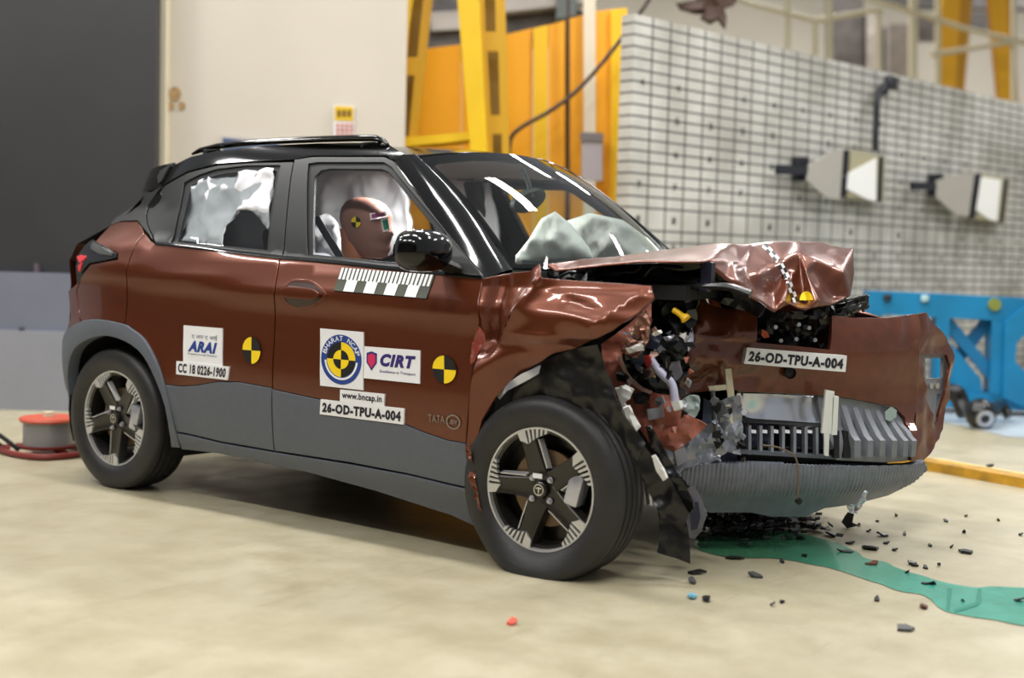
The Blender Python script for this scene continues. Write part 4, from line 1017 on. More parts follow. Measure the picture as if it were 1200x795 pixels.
# ------------------------------------------------------------------ stickers, markers and lettering on the flank and bumper
def ring_decal(D, name, cx, cy, r0, r1, a0, a1, m, parent, asp=1.0, n=16, extra=0.0012):
    mb = MB(); o = arc(cx, cy, r1, a0, a1, n, asp); i = arc(cx, cy, r0, a0, a1, n, asp)
    mb.add([D.P(u, v, extra) for u, v in o + i], [(k, k + 1, n + 2 + k, n + 1 + k) for k in range(n)])
    return mb.build(name, m, parent, recalc=False)
def quad_decal(D, name, u0, v0, u1, v1, m, parent, slant=0.0, extra=0.0012):
    return D.shape(name, [(u0, v0), (u1, v0), (u1 + slant, v1), (u0 + slant, v1)], m, parent, extra=extra)
def quadrants(D, parent, cx=0.5, cy=0.5, r=0.5, asp=1.0, yel=(1, 3), name='target_quadrant', extra=0.0012):
    for q in range(4):
        D.shape(name, [(cx, cy)] + arc(cx, cy, r, 90 * q, 90 * q + 90, 8, asp), yellow_i if q in yel else black_i, parent, extra=extra)
D = Decal(SIDE, [(376.4, 385), (427, 389.5), (426.7, 457.5), (376.4, 452)], 0.006)
b = D.base('round_emblem_sticker', white_s, front_door)
AS = 0.74
ring_decal(D, 'emblem_ring', .5, .49, 0.33, 0.47, 0, 360, blue_i, b, 0.92, 40)
ring_decal(D, 'emblem_ring_arc', .5, .49, 0.345, 0.385, 185, 355, white_s, b, 0.92, 24, extra=0.0016)
for i, ch in enumerate('BHARAT NCAP'):
    if ch == ' ': continue
    a = math.radians(160 - 14 * i)
    vs, fs = text_verts(ch, 0.01)
    mb = MB(); pts = []
    for x, y in vs:
        lx, ly = (x - .5) * 0.085, (y - .5) * 0.09
        pts.append(D.P(.5 + 0.40 * math.cos(a) + lx * math.sin(a) + ly * math.cos(a), .49 + 0.92 * (0.40 * math.sin(a) - lx * math.cos(a) + ly * math.sin(a)), 0.0017))
    mb.add(pts, fs); mb.build('emblem_letter', white_s, b, recalc=False)
for q in range(4):
    D.shape('emblem_quadrant', [(.5, .49)] + arc(.5, .49, 0.33, 90 * q, 90 * q + 90, 8, 0.92), yellow_i if q in (0, 2) else black_i, b)
    D.shape('emblem_core', [(.5, .49)] + arc(.5, .49, 0.18, 90 * q, 90 * q + 90, 8, 0.92), black_i if q in (0, 2) else yellow_i, b, extra=0.0018)
D = Decal(SIDE, [(427.8, 406), (493.3, 411), (492.7, 450), (427.2, 443.3)], 0.005)
b = D.base('centre_logo_sticker', white_s, front_door)
D.shape('shield_mark', [(.05, .80), (.14, .86), (.24, .80), (.24, .50), (.145, .26), (.05, .50)], navy_i, b)
D.shape('shield_face', [(.075, .74), (.145, .79), (.215, .74), (.215, .52), (.145, .34), (.075, .52)], pink_i, b, extra=0.0016)
D.text('logo_text', 'CIRT', (.30, .42, .93, .82), navy_i, b, 0.06, 0.25)
D.text('logo_subtitle', 'Excellence in Transport', (.30, .20, .93, .31), navy_i, b, 0.01)
D = Decal(SIDE, [(400, 456.6), (452, 462), (451.3, 476.4), (399.7, 470.4)], 0.007)
b = D.base('web_address_sticker', white_s, front_door); D.text('web_address', 'www.bncap.in', (.05, .15, .95, .85), ink, b, 0.03)
D = Decal(SIDE, [(377.4, 468), (475, 479), (474.5, 497.5), (376.4, 485.3)], 0.008)
b = D.base('test_number_sticker', white_s, front_door); D.text('test_number', '26-OD-TPU-A-004', (.03, .17, .97, .83), ink, b, 0.055)
D = Decal(SIDE, [(508, 416), (535.5, 418), (535.5, 451), (508, 448)], 0.005)
quadrants(D, front_door, asp=1.0)
D = Decal(SIDE, [(285.5, 394.5), (306.5, 396), (306.5, 427.5), (285.5, 425.5)], 0.005)
quadrants(D, rear_door, asp=1.0)
D = Decal(SIDE, [(216.3, 381.4), (261.6, 385), (261.3, 429), (215.7, 424)], 0.005)
b = D.base('research_logo_sticker', white_s, rear_door)
D.text('logo_text', 'ARAI', (.13, .30, .88, .60), blue_i, b, 0.06, 0.3)
D.text('logo_script', '\u090f \u0906\u0930 \u090f \u0906\u0908', (.22, .64, .88, .80), mat('ink_steel', (96, 100, 120), .5), b, 0.0)
D.text('logo_subtitle', 'Progress through Research', (.13, .20, .88, .27), mat('ink_steel', (96, 100, 120), .5), b, 0.0)
D = Decal(SIDE, [(208.4, 423.3), (270, 430), (268, 445.5), (208, 438.7)], 0.008)
b = D.base('serial_number_sticker', white_s, rear_door); D.text('serial_number', 'CC 18 0226-1900', (.04, .14, .96, .88), ink, b, 0.04)
# measuring scale under the window
D = Decal(SIDE, [(400.5, 314.4), (510, 323), (500, 350.5), (391.7, 341)], 0.004)
b = D.base('scale_strip', mat('olive_ink', (58, 62, 46), 0.5), front_door, nu=12)
for k in range(23): quad_decal(D, 'scale_bar', .01 + k * .0432, .50, .01 + k * .0432 + .026, 1.0, white_s, b)
for k in range(4): quad_decal(D, 'scale_square', .11 + k * .222, .0, .11 + k * .222 + .118, .50, white_s, b)
# badge low on the front door
D = Decal(SIDE, [(502.6, 485), (522, 487), (522, 496.5), (502.6, 494.5)], 0.003)
D.text('badge_letters', 'TATA', (0, .0, 1, .95), grey_i, front_door, 0.0)
D = Decal(SIDE, [(523.5, 485), (540.5, 487), (540.5, 504.5), (523.5, 502.5)], 0.003)
ring_decal(D, 'badge_ring', .5, .5, .40, .5, 0, 360, grey_i, front_door, n=24); D.text('badge_script', '.ev', (.22, .34, .78, .66), grey_i, front_door, 0.01)
# plate strip on the bumper
D = Decal(BUMP, [(871.5, 407.2), (986, 416), (984.4, 434), (868, 424.5)], 0.036)
b = D.base('test_number_plate', white_s, bumper); D.text('test_number', '26-OD-TPU-A-004', (.03, .17, .97, .83), ink, b, 0.055)

# ------------------------------------------------------------------ inside of the car
def soft_box(name, c, d, m, rot=(0, 0, 0), bev=0.04, parent=car):
    mb = MB(); M = Matrix.Rotation(rot[2], 3, 'Z') @ Matrix.Rotation(rot[1], 3, 'Y') @ Matrix.Rotation(rot[0], 3, 'X')
    mb.box(c, d, M, bev); return mb.build(name, m, parent, auto=60)
grey_seat = mat('grey_seat_cover', (150, 152, 160), 0.85)
for y in (-0.42, 0.40):
    st = soft_box('front_seat', (0.98, y, 0.46), (0.52, 0.50, 0.16), seat_m)
    soft_box('seat_back', (0.77, y, 0.76), (0.13, 0.48, 0.62), grey_seat if y < 0 else seat_m, (0, -0.22, 0), parent=st)
    soft_box('head_restraint', (0.66, y, 1.10), (0.09, 0.26, 0.16), seat_m, (0, -0.2, 0), parent=st)
st = soft_box('rear_bench', (0.25, 0, 0.50), (0.48, 1.25, 0.18), seat_m)
soft_box('bench_back', (0.02, 0, 0.80), (0.14, 1.25, 0.62), seat_m, (0, -0.2, 0), parent=st)
for y in (-0.36, 0.36): soft_box('head_restraint', (0.34 if y < 0 else 0.0, y, 1.17), (0.12, 0.30, 0.26), seat_m, (0, -0.15, 0), 0.06, parent=st)
dash = soft_box('dashboard', (1.93, 0, 0.86), (0.34, 1.36, 0.26), dash_m, (0, 0.1, 0), 0.05)
soft_box('instrument_hood', (1.84, -0.34, 1.00), (0.20, 0.34, 0.08), dash_m, (0, 0, 0), 0.03, parent=dash)
mb = MB(); mb.box((1.78, -0.12, 1.01), (0.02, 0.24, 0.10), None, 0.005); mb.build('screen_panel', dash_m, dash)
mb = MB(); Mx = Matrix.Translation((1.60, -0.40, 0.93)) @ Matrix.Rotation(math.radians(65), 4, 'Y')
mb.tube([Mx @ Vector((0.17 * math.cos(t * math.pi / 12), 0.17 * math.sin(t * math.pi / 12), 0)) for t in range(25)], 0.016, 8)
mb.tube([Mx @ Vector((-0.17, 0, 0)), Mx @ Vector((0.17, 0, 0))], 0.014, 6); mb.tube([Mx @ Vector((0, 0, 0)), (1.85, -0.40, 0.84)], 0.03, 8)
mb.build('steering_wheel', blkp, car)
# interior mirror
pm = Yp(619, 235, -0.02)
mb = MB(); Ms = Matrix.Translation(pm) @ Matrix.Rotation(math.radians(20), 4, 'Z') @ Matrix.Rotation(0.35, 4, 'X')
mb.lathe([(-0.016, 0.0), (-0.018, 0.08), (-0.010, 0.098), (0.012, 0.098), (0.028, 0.06), (0.03, 0.0)], 28, Ms @ Matrix.Scale(0.48, 4, (0, 0, 1)) @ Matrix.Rotation(math.radians(62), 4, 'Z'))
rv_ = mb.build('interior_mirror', dash_m, car)
mb = MB(); mb.tube([pm + Vector((0.02, 0, 0.01)), pm + Vector((0.0, 0.0, 0.07)), pm + Vector((-0.03, 0, 0.13))], 0.011, 8); mb.build('mirror_stem', dash_m, rv_)
# airbags
sheet('curtain_airbag', [(222, 222), (246, 210), (285, 203), (324, 199), (322, 230), (316, 270), (309, 262), (300, 250), (286, 248), (273, 254), (266, 266), (262, 290), (232, 286), (216, 284), (220, 262), (214, 272), (217, 240)], vplane(0.5, -1.10, 0, 18), airbag_m, car, step=0.014, amp=0.022, freq=5, thick=0.01, seed=81, smooth=True, oct=3)
sheet('centre_airbag', [(366, 206), (385, 199), (440, 198), (468, 212), (479, 232), (483, 262), (478, 290), (455, 300), (366, 303)], vplane(0.9, 0.10, 0, 0), airbag_m, car, step=0.018, amp=0.018, freq=6, thick=0.02, seed=82, smooth=True, oct=3)
sheet('curtain_airbag', [(505, 192), (545, 196), (572, 210), (580, 240), (586, 300), (560, 306), (520, 290), (505, 250)], vplane(0.8, 0.62, 0, 0), airbag_m, car, step=0.022, amp=0.016, freq=5, thick=0.02, seed=86, smooth=True, oct=3)
dl = MB(); dl.box((1.22, -0.25, 1.462), (0.10, 0.16, 0.025), None, 0.008); added_lamp = dl.build('added_cabin_lamp', whitep, car)  # added lamp and light that brighten the dummy and airbags
ld = bpy.data.lights.new('added_cabin_fill', 'AREA'); ld.shape = 'RECTANGLE'; ld.size = 0.10; ld.size_y = 0.16; ld.energy = 14; ld.color = (1, 0.98, 0.95)
lo = bpy.data.objects.new('added_cabin_fill', ld); COL.objects.link(lo); lo.location = (1.22, -0.25, 1.445)
sheet('side_airbag', [(366, 262), (380, 250), (398, 268), (405, 300), (400, 304), (366, 300)], vplane(0.9, -0.24, 0, 0), airbag_m, car, step=0.018, amp=0.02, freq=8, thick=0.02, seed=83, smooth=True, oct=3)
RA = math.degrees(math.atan2(RT.y, RT.x))
sheet('passenger_airbag', [(655, 262), (690, 250), (730, 258), (760, 280), (775, 296), (760, 312), (640, 318), (640, 290)], vplane(1.75, 0.30, RA), bag2_m, car, step=0.016, amp=0.03, freq=6, thick=0.03, seed=84, smooth=True, bulge=0.08, oct=3)
sheet('driver_airbag', [(604, 300), (620, 280), (634, 256), (650, 248), (668, 262), (690, 290), (696, 305), (604, 310)], vplane(1.70, -0.12, RA), bag2_m, car, step=0.016, amp=0.03, freq=6, thick=0.03, seed=85, smooth=True, bulge=0.05, oct=3)
mb = MB(); P = [Yp(u, v, -0.64) for u, v in [(366, 256), (373, 268), (384, 286), (395, 304)]]
vs = []
for p in P: vs += [p, p + Vector((0.035, 0, 0.012)), p + Vector((0.035, 0.003, 0.012)), p + Vector((0, 0.003, 0))]
mb.add(vs, [(i * 4 + k, i * 4 + (k + 1) % 4, i * 4 + 4 + (k + 1) % 4, i * 4 + 4 + k) for i in range(3) for k in range(4)]); mb.build('seat_belt', mat('belt_webbing', (34, 36, 44), 0.7), car)
for sg in (-1, 1): soft_box('inner_pillar', (0.90, 0.655 * sg, 1.20), (0.10, 0.03, 0.5), dash_m, (sg * 0.38, 0, 0), 0.01)

# ------------------------------------------------------------------ crash-test dummy at the wheel
dummy = empty('crash_test_dummy', (1.0, -0.42, 0.54), 'orange-brown crash test dummy in the driver seat with stickers on its face', 'dummy')
def loft(mb, rings, n=24, cap=True, e=2.3, mi=0):
    vs = []
    for (z, x0, x1, hw, yc) in rings:
        cx, rx = (x0 + x1) / 2, (x1 - x0) / 2
        for k in range(n):
            t = 2 * math.pi * k / n
            vs.append(Vector((cx + rx * sgnpow(math.cos(t), 2 / e), yc + hw * sgnpow(math.sin(t), 2 / e), z)))
    m = len(rings)
    fs = [(i * n + k, i * n + (k + 1) % n, (i + 1) * n + (k + 1) % n, (i + 1) * n + k) for i in range(m - 1) for k in range(n)]
    if cap: fs += [tuple(range(n - 1, -1, -1)), tuple(range((m - 1) * n, m * n))]
    mb.add(vs, fs, mi, True)
HC_ = Vector((1.105, -0.42, 1.183))
prof_h = [(-.128, .005, .080, .030), (-.118, -.02, .098, .044), (-.098, -.045, .106, .054), (-.080, -.06, .108, .060), (-.065, -.075, .105, .065), (-.045, -.09, .108, .069), (-.025, -.104, .112, .073), (-.005, -.112, .108, .076), (.02, -.118, .104, .078), (.045, -.118, .102, .078), (.07, -.112, .092, .073), (.092, -.097, .074, .062), (.108, -.072, .046, .045), (.116, -.04, .014, .024), (.118, -.02, -.005, .008)]
mb = MB(); loft(mb, [(HC_.z + z, HC_.x + a, HC_.x + c * 1.18, w, HC_.y) for z, a, c, w in prof_h], 32)
for p in mb.v:
    q = p - HC_
    if q.x > 0.06:
        k = math.exp(-(q.y / 0.016) ** 2)
        p.x += 0.022 * k * math.exp(-((q.z + 0.022) / 0.022) ** 2) - 0.012 * math.exp(-((abs(q.y) - 0.033) / 0.018) ** 2) * math.exp(-((q.z - 0.012) / 0.016) ** 2)
        p.x += 0.008 * math.exp(-(q.y / 0.03) ** 2) * math.exp(-((q.z + 0.078) / 0.012) ** 2) - 0.006 * math.exp(-(q.y / 0.03) ** 2) * math.exp(-((q.z + 0.066) / 0.006) ** 2)
Mh = Matrix.Translation(HC_) @ Matrix.Rotation(math.radians(3), 4, 'Z') @ Matrix.Rotation(math.radians(4), 4, 'Y') @ Matrix.Translation(-HC_)
mb.v = [Mh @ p for p in mb.v]
head = mb.build('head', dummy_face, dummy, auto=70)
HB = BVHTree.FromPolygons([tuple(v) for v in mb.v], mb.f)
mb = MB(); loft(mb, [(.46, .86, 1.14, .18, -.42), (.55, .85, 1.12, .175, -.42), (.70, .86, 1.11, .175, -.42), (.82, .89, 1.12, .195, -.42), (.89, .92, 1.11, .19, -.42), (.925, .95, 1.10, .15, -.42), (.95, .985, 1.10, .10, -.42), (.98, 1.0, 1.115, .066, -.42), (1.02, 1.005, 1.12, .060, -.42), (1.06, 1.00, 1.125, .058, -.42), (1.10, .995, 1.12, .060, -.42), (1.13, .998, 1.10, .06, -.42), (1.17, .995, 1.08, .066, -.42)], 24)
for i, f in enumerate(mb.f):
    if sum(mb.v[k].z for k in f) / len(f) < 0.955: mb.mi[i] = 1
for s in (-1, 1):
    mb.tube(spl([(1.0, -.42 + s * .17, .88), (1.10, -.42 + s * .20, .76), (1.20, -.42 + s * .20, .66), (1.32, -.42 + s * .17, .69), (1.42, -.42 + s * .14, .73)], 3), [.05, .05, .048, .045, .043, .042, .042, .04, .038, .036, .034, .03, .028], 12, 0)
    for k in range(4): mb.tube([(1.42, -.42 + s * .14 + (k - 1.5) * .018, .735), (1.47, -.42 + s * .14 + (k - 1.5) * .02, .735), (1.495, -.42 + s * .14 + (k - 1.5) * .02, .715)], [.009, .009, .007], 8, 0)
    mb.tube([(1.41, -.42 + s * .11, .735), (1.44, -.42 + s * .085, .75), (1.465, -.42 + s * .08, .75)], [.011, .010, .008], 8, 0)
    mb.tube(spl([(1.0, -.42 + s * .10, .54), (1.25, -.42 + s * .12, .58), (1.45, -.42 + s * .12, .58), (1.55, -.42 + s * .12, .42), (1.62, -.42 + s * .12, .30)], 3), [.085, .083, .08, .075, .07, .066, .064, .06, .058, .055, .05, .045, .042], 12, 1)
    mb.box((1.68, -.42 + s * .12, .285), (0.22, .085, .06), None, 0.02, 1)
mb.build('body', [dummy_neck, cloth_m], dummy, auto=60)
def head_sticker(name, pts, m, lift=0.003):
    P = [drape(u, v, HB, lift) for u, v in pts]
    if any(p is None for p in P): return
    c = sum(P, Vector()) / len(P); n = len(P)
    mb = MB(); mb.add(P + [c], [(i, (i + 1) % n, n) for i in range(n)]); mb.build(name, m, head, recalc=False)
for q in range(4): head_sticker('ear_target', [(417, 260.5)] + [(417 + 5.6 * math.cos(math.radians(90 * q + 15 * i)), 260.5 + 6.5 * math.sin(math.radians(90 * q + 15 * i))) for i in range(7)], yellow_i if q in (0, 2) else black_i, 0.004)
head_sticker('white_band', [(433, 250), (453, 247), (454.5, 254), (444, 256.5), (434, 258), (433.5, 254)], white_s, 0.010)
head_sticker('pink_band', [(435, 251.5), (451, 249), (452, 253), (436, 256)], mat('ink_mauve', (170, 80, 130), .5), 0.013)
head_sticker('white_patch', [(446, 257), (454.5, 255), (457, 270), (449, 272)], white_s, 0.008)
head_sticker('green_patch', [(448, 258.5), (454, 257), (456, 268), (450, 269.5)], mat('ink_green', (20, 140, 110), .5), 0.011)
# ------------------------------------------------------------------ the hall behind the car
FH = Vector((FW.x, FW.y, 0)).normalized(); RH = Vector((FH.y, -FH.x, 0))
def far(u, v, d): return hit(u, v, (CAM + FH * d, FH))
def slab(name, pts, d, th, m, parent=None, label=None):
    mb = MB(); mb.prism([far(u, v, d) for u, v in pts], FH * th); return mb.build(name, m, parent, label)
def upright(name, u0, u1, z0, z1, d, th, m, parent=None, v=300):
    a, b = far(u0, v, d), far(u1, v, d); mb = MB()
    mb.prism([(a.x, a.y, z0), (b.x, b.y, z0), (b.x, b.y, z1), (a.x, a.y, z1)], FH * th); return mb.build(name, m, parent)
def struct(o): o['kind'] = 'structure'; return o
wall_white = mat('wall_plaster', (206, 198, 184), 0.8, var=0.03, vscale=1.5)
struct(upright('wall_left', -420, 180, 0, 5.5, 8.3, 0.12, mat('dark_sliding_panel', (44, 44, 46), 0.55, var=0.15, vscale=1.2)))
zt = far(40, 320, 8.18).z
struct(upright('trim_1', -420, 176, far(40, 388, 8.2).z, zt, 8.2, 0.1, mat('dado_blue_grey', (112, 116, 130), 0.45, var=0.05, vscale=3)))
struct(upright('trim_2', -420, 176, 0, far(40, 388, 8.2).z, 8.16, 0.14, mat('dado_grey', (138, 140, 148), 0.45, var=0.05, vscale=3)))
tr1 = upright('wall_bolt', 22, 27, far(25, 390, 8.18).z, far(25, 384, 8.18).z, 8.17, 0.02, mat('bolt_dark', (60, 62, 72), .5), bpy.data.objects['trim_1'])
upright('door_stop', 40, 44, zt - 0.02, zt + 0.06, 8.25, 0.05, mat('mauve_metal', (96, 84, 92), .5), bpy.data.objects['wall_left'])
wb = struct(upright('wall_back', 190, 470, 0, 5.5, 8.7, 0.15, wall_white))
struct(upright('trim_3', 178, 192, 0, 5.5, 8.6, 0.2, mat('cream_frame', (226, 216, 190), 0.7)))
struct(upright('wall_rear', -900, 2600, 0, 9.5, 27, 0.15, mat('wall_rear_plaster', (208, 200, 186), 0.8, var=0.06, vscale=0.7)))
for (u, v, r_) in ((205, 110, 7), (200, 124, 4), (213, 124, 4)):
    mb = MB(); c = far(u, v, 8.69); mb.prism([c + RH * (r_ / FPX * 8.7 * math.cos(t * math.pi / 6)) + Vector((0, 0, r_ / FPX * 8.7 * math.sin(t * math.pi / 6) * 1.2)) for t in range(12)], FH * 0.008)
    mb.build('tape_residue', mat('rust_stain', (176, 146, 104), 0.9, var=0.3, vscale=40), wb)
mb = MB(); mb.prism([(-14, -8.6, 0), (14, -8.6, 0), (14, -8.6, 6.0), (-14, -8.6, 6.0)], (0, -0.15, 0))  # added wall behind the camera, unseen, darkens reflections on the car's side
struct(mb.build('unseen_wall_front', mat('unseen_wall_dark', (58, 54, 52), 0.7, var=0.2, vscale=0.6)))
# warning notice and blue board on the back wall
n_ = empty('warning_notice', far(403, 160, 8.68), 'small yellow and white warning notice on the cream wall', 'sign')
slab('notice_board', [(391, 123), (415, 124), (415, 162), (391, 161)], 8.68, 0.01, white_s, n_)
slab('yellow_field', [(392, 124), (414, 125), (414, 142), (392, 141)], 8.674, 0.004, mat('notice_yellow', (226, 186, 30), .6), n_)
for k in range(3): slab('dark_lettering', [(395 + k * 6, 129), (399.5 + k * 6, 129), (399.5 + k * 6, 137), (395 + k * 6, 137)], 8.671, 0.002, mat('notice_ink', (120, 84, 20), .6), n_)
for r_ in range(3):
    for k in range(4): slab('red_lettering', [(394 + k * 5.4, 145 + r_ * 5.6), (397.4 + k * 5.4, 145 + r_ * 5.6), (397.4 + k * 5.4, 148.5 + r_ * 5.6), (394 + k * 5.4, 148.5 + r_ * 5.6)], 8.671, 0.002, mat('notice_red', (190, 90, 60), .6), n_)
n_ = empty('notice_frame', far(280, 200, 8.68), 'dark blue board in pale frame on the cream wall above the car roof', 'sign')
slab('board', [(258, 158), (330, 166), (330, 200), (258, 200)], 8.66, 0.03, mat('board_pale', (196, 190, 184), .6), n_)
slab('blue_field', [(261, 161.5), (327, 168.5), (327, 198), (261, 198)], 8.655, 0.01, mat('board_blue', (62, 84, 122), .5), n_)
# orange machine guard
og = mat('guard_orange', (236, 164, 10), 0.5, var=0.03, vscale=2); oy = mat('guard_yellow', (236, 186, 10), 0.5)
g = empty('machine_guard', far(600, 300, 9.8), 'tall orange-yellow sheet metal guard behind the yellow trestle', 'guard'); g.location.z = 0
def guard(u0, u1, t0, t1, d, m): slab('guard_panel', [(u0, t0), (u1, t1), (u1, 470), (u0, 470)], d, 0.06, m, g)
guard(455, 540, 62, 52, 9.8, og); guard(541, 624, 52, 33, 9.8, og); guard(625, 642, 33, 29, 9.77, oy); guard(643, 662, 29, 24, 9.8, og); guard(668, 684, 22, 17, 9.8, og); guard(698, 718, 13, 11, 9.75, og)
slab('guard_post', [(716, 11), (735, 9), (735, 470), (716, 470)], 9.70, 0.15, oy, g)
slab('guard_gap', [(661, 24), (669, 22), (669, 470), (661, 470)], 9.88, 0.04, mat('gap_brown', (90, 60, 20), .7), g)
o = slab('conduit', [(684, -60), (698, -60), (698, 158), (684, 158)], 9.72, 0.05, mat('conduit_white', (214, 202, 180), .5)); tag(o, 'white vertical conduit running down the orange guard to a grey box', 'pipe')
jb = empty('junction_box', far(694, 212, 9.7), 'grey electrical box on the orange guard under the white conduit', 'box')
slab('box_body', [(682, 165), (706, 166), (706, 212), (682, 211)], 9.58, 0.10, mat('box_lilac', (178, 172, 178), .4), jb)
slab('box_lid', [(681, 155), (707, 156), (707, 166), (681, 165)], 9.56, 0.13, mat('box_dark', (120, 114, 116), .4), jb)
cb = mat('cable_dark', (62, 46, 34), 0.6)
mb = MB(); mb.tube(spl([far(u, v, 9.45) for u, v in [(597, 200), (597, 172), (601, 158), (616, 146), (640, 133), (667, 114), (690, 92), (712, 66), (735, 36), (760, 0), (775, -30)]], 5), 0.016, 8)
tag(mb.build('power_cable', cb), 'dark cable rising in a curve from the trestle to the top of the grid wall', 'cable')
mb = MB(); mb.tube([far(666, v, 9.7) for v in (-40, 60, 140, 260)], 0.012, 8)
tag(mb.build('drop_cable', cb), 'thin dark cable hanging straight down the orange guard', 'cable')
# overhead machinery seen above the guard
mm = mat('machine_dark', (78, 74, 72), 0.5, var=0.4, vscale=4); mg = mat('machine_grey', (160, 154, 148), 0.5, var=0.2, vscale=4)
ma = empty('overhead_machine', far(560, 60, 12), 'dark overhead machinery behind the top of the orange guard', 'machine')
slab('machine_body', [(500, -40), (548, -40), (548, 62), (500, 66)], 12.2, 0.5, mm, ma); slab('machine_cover', [(505, 14), (540, 12), (540, 34), (505, 36)], 12.1, 0.08, mg, ma)
slab('machine_body', [(588, 6), (660, 0), (690, 18), (690, 40), (588, 52)], 12.2, 0.5, mm, ma); slab('machine_beam', [(590, -30), (700, -30), (700, 2), (590, 14)], 12.0, 0.2, mg, ma)
slab('machine_head', [(652, -20), (676, -20), (676, 18), (652, 22)], 11.9, 0.2, mat('machine_teal', (84, 92, 88), .5), ma)
# yellow trestle
yl = mat('trestle_yellow', (228, 186, 8), 0.45, var=0.05, vscale=3); yd = mat('trestle_yellow_shaded', (196, 150, 8), 0.5)  # second yellow is a shaded copy of the trestle paint
t_ = empty('yellow_trestle', far(520, 330, 9.0), 'yellow steel trestle with slotted leaning legs behind the car roof', 'trestle'); t_.location.z = 0
def plate_holes(name, loop, holes, d, th, m, parent): return sheet(name, loop, (CAM + FH * d, FH), m, parent, step=0.25, amp=0.0, thick=th, holes=holes)
def ext(p, q, v): f = (v - p[1]) / (q[1] - p[1]); return (p[0] + (q[0] - p[0]) * f, v)
L0, L1 = (459, 0), (444, 160); R0, R1 = (482, 0), (460, 162)
slab('leg', [ext(L0, L1, -60), ext(R0, R1, -60), ext(R0, R1, 430), ext(L0, L1, 430)], 8.95, 0.12, yl, t_)
R2, R3 = (507, 0), (488, 162)
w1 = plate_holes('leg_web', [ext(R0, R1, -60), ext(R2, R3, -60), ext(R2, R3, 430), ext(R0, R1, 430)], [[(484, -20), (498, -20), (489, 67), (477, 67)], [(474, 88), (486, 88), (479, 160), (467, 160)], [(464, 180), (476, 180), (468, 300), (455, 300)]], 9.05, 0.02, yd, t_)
slab('leg_back', [ext((480, 0), (460, 162), -60), ext(R2, R3, -60), ext(R2, R3, 430), ext((480, 0), (460, 162), 430)], 9.30, 0.03, mat('trestle_slot_shade', (120, 92, 20), .6), t_)  # brown back plates of both legs stand for shade inside the slots
L0, L1 = (536, 0), (551, 175); R0, R1 = (562, 0), (571, 175)
slab('leg', [ext(L0, L1, -60), ext(R0, R1, -60), ext(R0, R1, 430), ext(L0, L1, 430)], 8.95, 0.12, yl, t_)
R2, R3 = (592, 0), (597, 175)
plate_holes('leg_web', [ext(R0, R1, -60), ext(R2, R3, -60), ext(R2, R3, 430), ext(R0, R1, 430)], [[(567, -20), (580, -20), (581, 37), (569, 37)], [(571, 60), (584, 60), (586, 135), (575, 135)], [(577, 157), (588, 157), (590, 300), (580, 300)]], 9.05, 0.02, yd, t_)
slab('leg_back', [ext(R0, R1, -60), ext(R2, R3, -60), ext(R2, R3, 430), ext(R0, R1, 430)], 9.30, 0.03, mat('trestle_slot_shade', (120, 92, 20), .6), t_)
slab('cross_beam', [(459, 163), (552, 154), (552, 164), (459, 173)], 9.0, 0.1, yl, t_)
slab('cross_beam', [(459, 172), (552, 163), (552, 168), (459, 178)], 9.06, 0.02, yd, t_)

# ------------------------------------------------------------------ gridded measuring wall
DW = Vector((0.185, 0.983, 0)).normalized(); NW = Vector((DW.y, -DW.x, 0))          # NW faces the car
W0 = Vector((0.06, 3.46, 0))
f_ = 735; W0 = hit(735, 300, (W0, NW)); W0.z = 0
zg = hit(735, 14, (W0, NW)).z
gm = bpy.data.materials.new('grid_board'); gm.use_nodes = True; nt = gm.node_tree; bs = nt.nodes['Principled BSDF']; bs.inputs['Roughness'].default_value = 0.6
tc = nt.nodes.new('ShaderNodeTexCoord'); sp = nt.nodes.new('ShaderNodeSeparateXYZ'); nt.links.new(tc.outputs['Object'], sp.inputs[0])
def mnode(op, a, b=None, c=None):
    m = nt.nodes.new('ShaderNodeMath'); m.operation = op
    for i, x in enumerate((a, b, c)):
        if x is None: continue
        if isinstance(x, (int, float)): m.inputs[i].default_value = x
        else: nt.links.new(x, m.inputs[i])
    return m.outputs[0]
PH, PV = 0.202, 0.081
def line(src, period, width, phase=0.0): return mnode('LESS_THAN', mnode('PINGPONG', mnode('ADD', src, phase), period / 2), width / 2)
lx = mnode('MULTIPLY', line(sp.outputs['X'], PH, 0.017), mnode('GREATER_THAN', sp.outputs['X'], 0.05)); lz = line(sp.outputs['Z'], PV, 0.014)
tall = mnode('MULTIPLY', mnode('GREATER_THAN', sp.outputs['Z'], 1.34), mnode('LESS_THAN', sp.outputs['Z'], 1.41))
lz = mnode('MULTIPLY', lz, mnode('SUBTRACT', 1.0, tall))
gl = mnode('MAXIMUM', lx, lz)
ns = nt.nodes.new('ShaderNodeTexNoise'); ns.inputs['Scale'].default_value = 1.6; ns.inputs['Detail'].default_value = 8; nt.links.new(tc.outputs['Object'], ns.inputs['Vector'])
rp = nt.nodes.new('ShaderNodeValToRGB'); rp.color_ramp.elements[0].position = 0.28; rp.color_ramp.elements[1].position = 0.62
rp.color_ramp.elements[0].color = (*lin((158, 156, 146)), 1); rp.color_ramp.elements[1].color = (*lin((204, 203, 196)), 1); nt.links.new(ns.outputs['Fac'], rp.inputs['Fac'])
mx = nt.nodes.new('ShaderNodeMix'); mx.data_type = 'RGBA'; nt.links.new(gl, mx.inputs[0]); nt.links.new(rp.outputs['Color'], mx.inputs[6]); mx.inputs[7].default_value = (*lin((62, 62, 62)), 1)
nt.links.new(mx.outputs[2], bs.inputs['Base Color'])
mb = MB(); mb.prism([(0, 0, 0), (15, 0, 0), (15, 0, zg), (0, 0, zg)], (0, 0.12, 0))
gw = mb.build('wall_right', gm); gw['kind'] = 'structure'
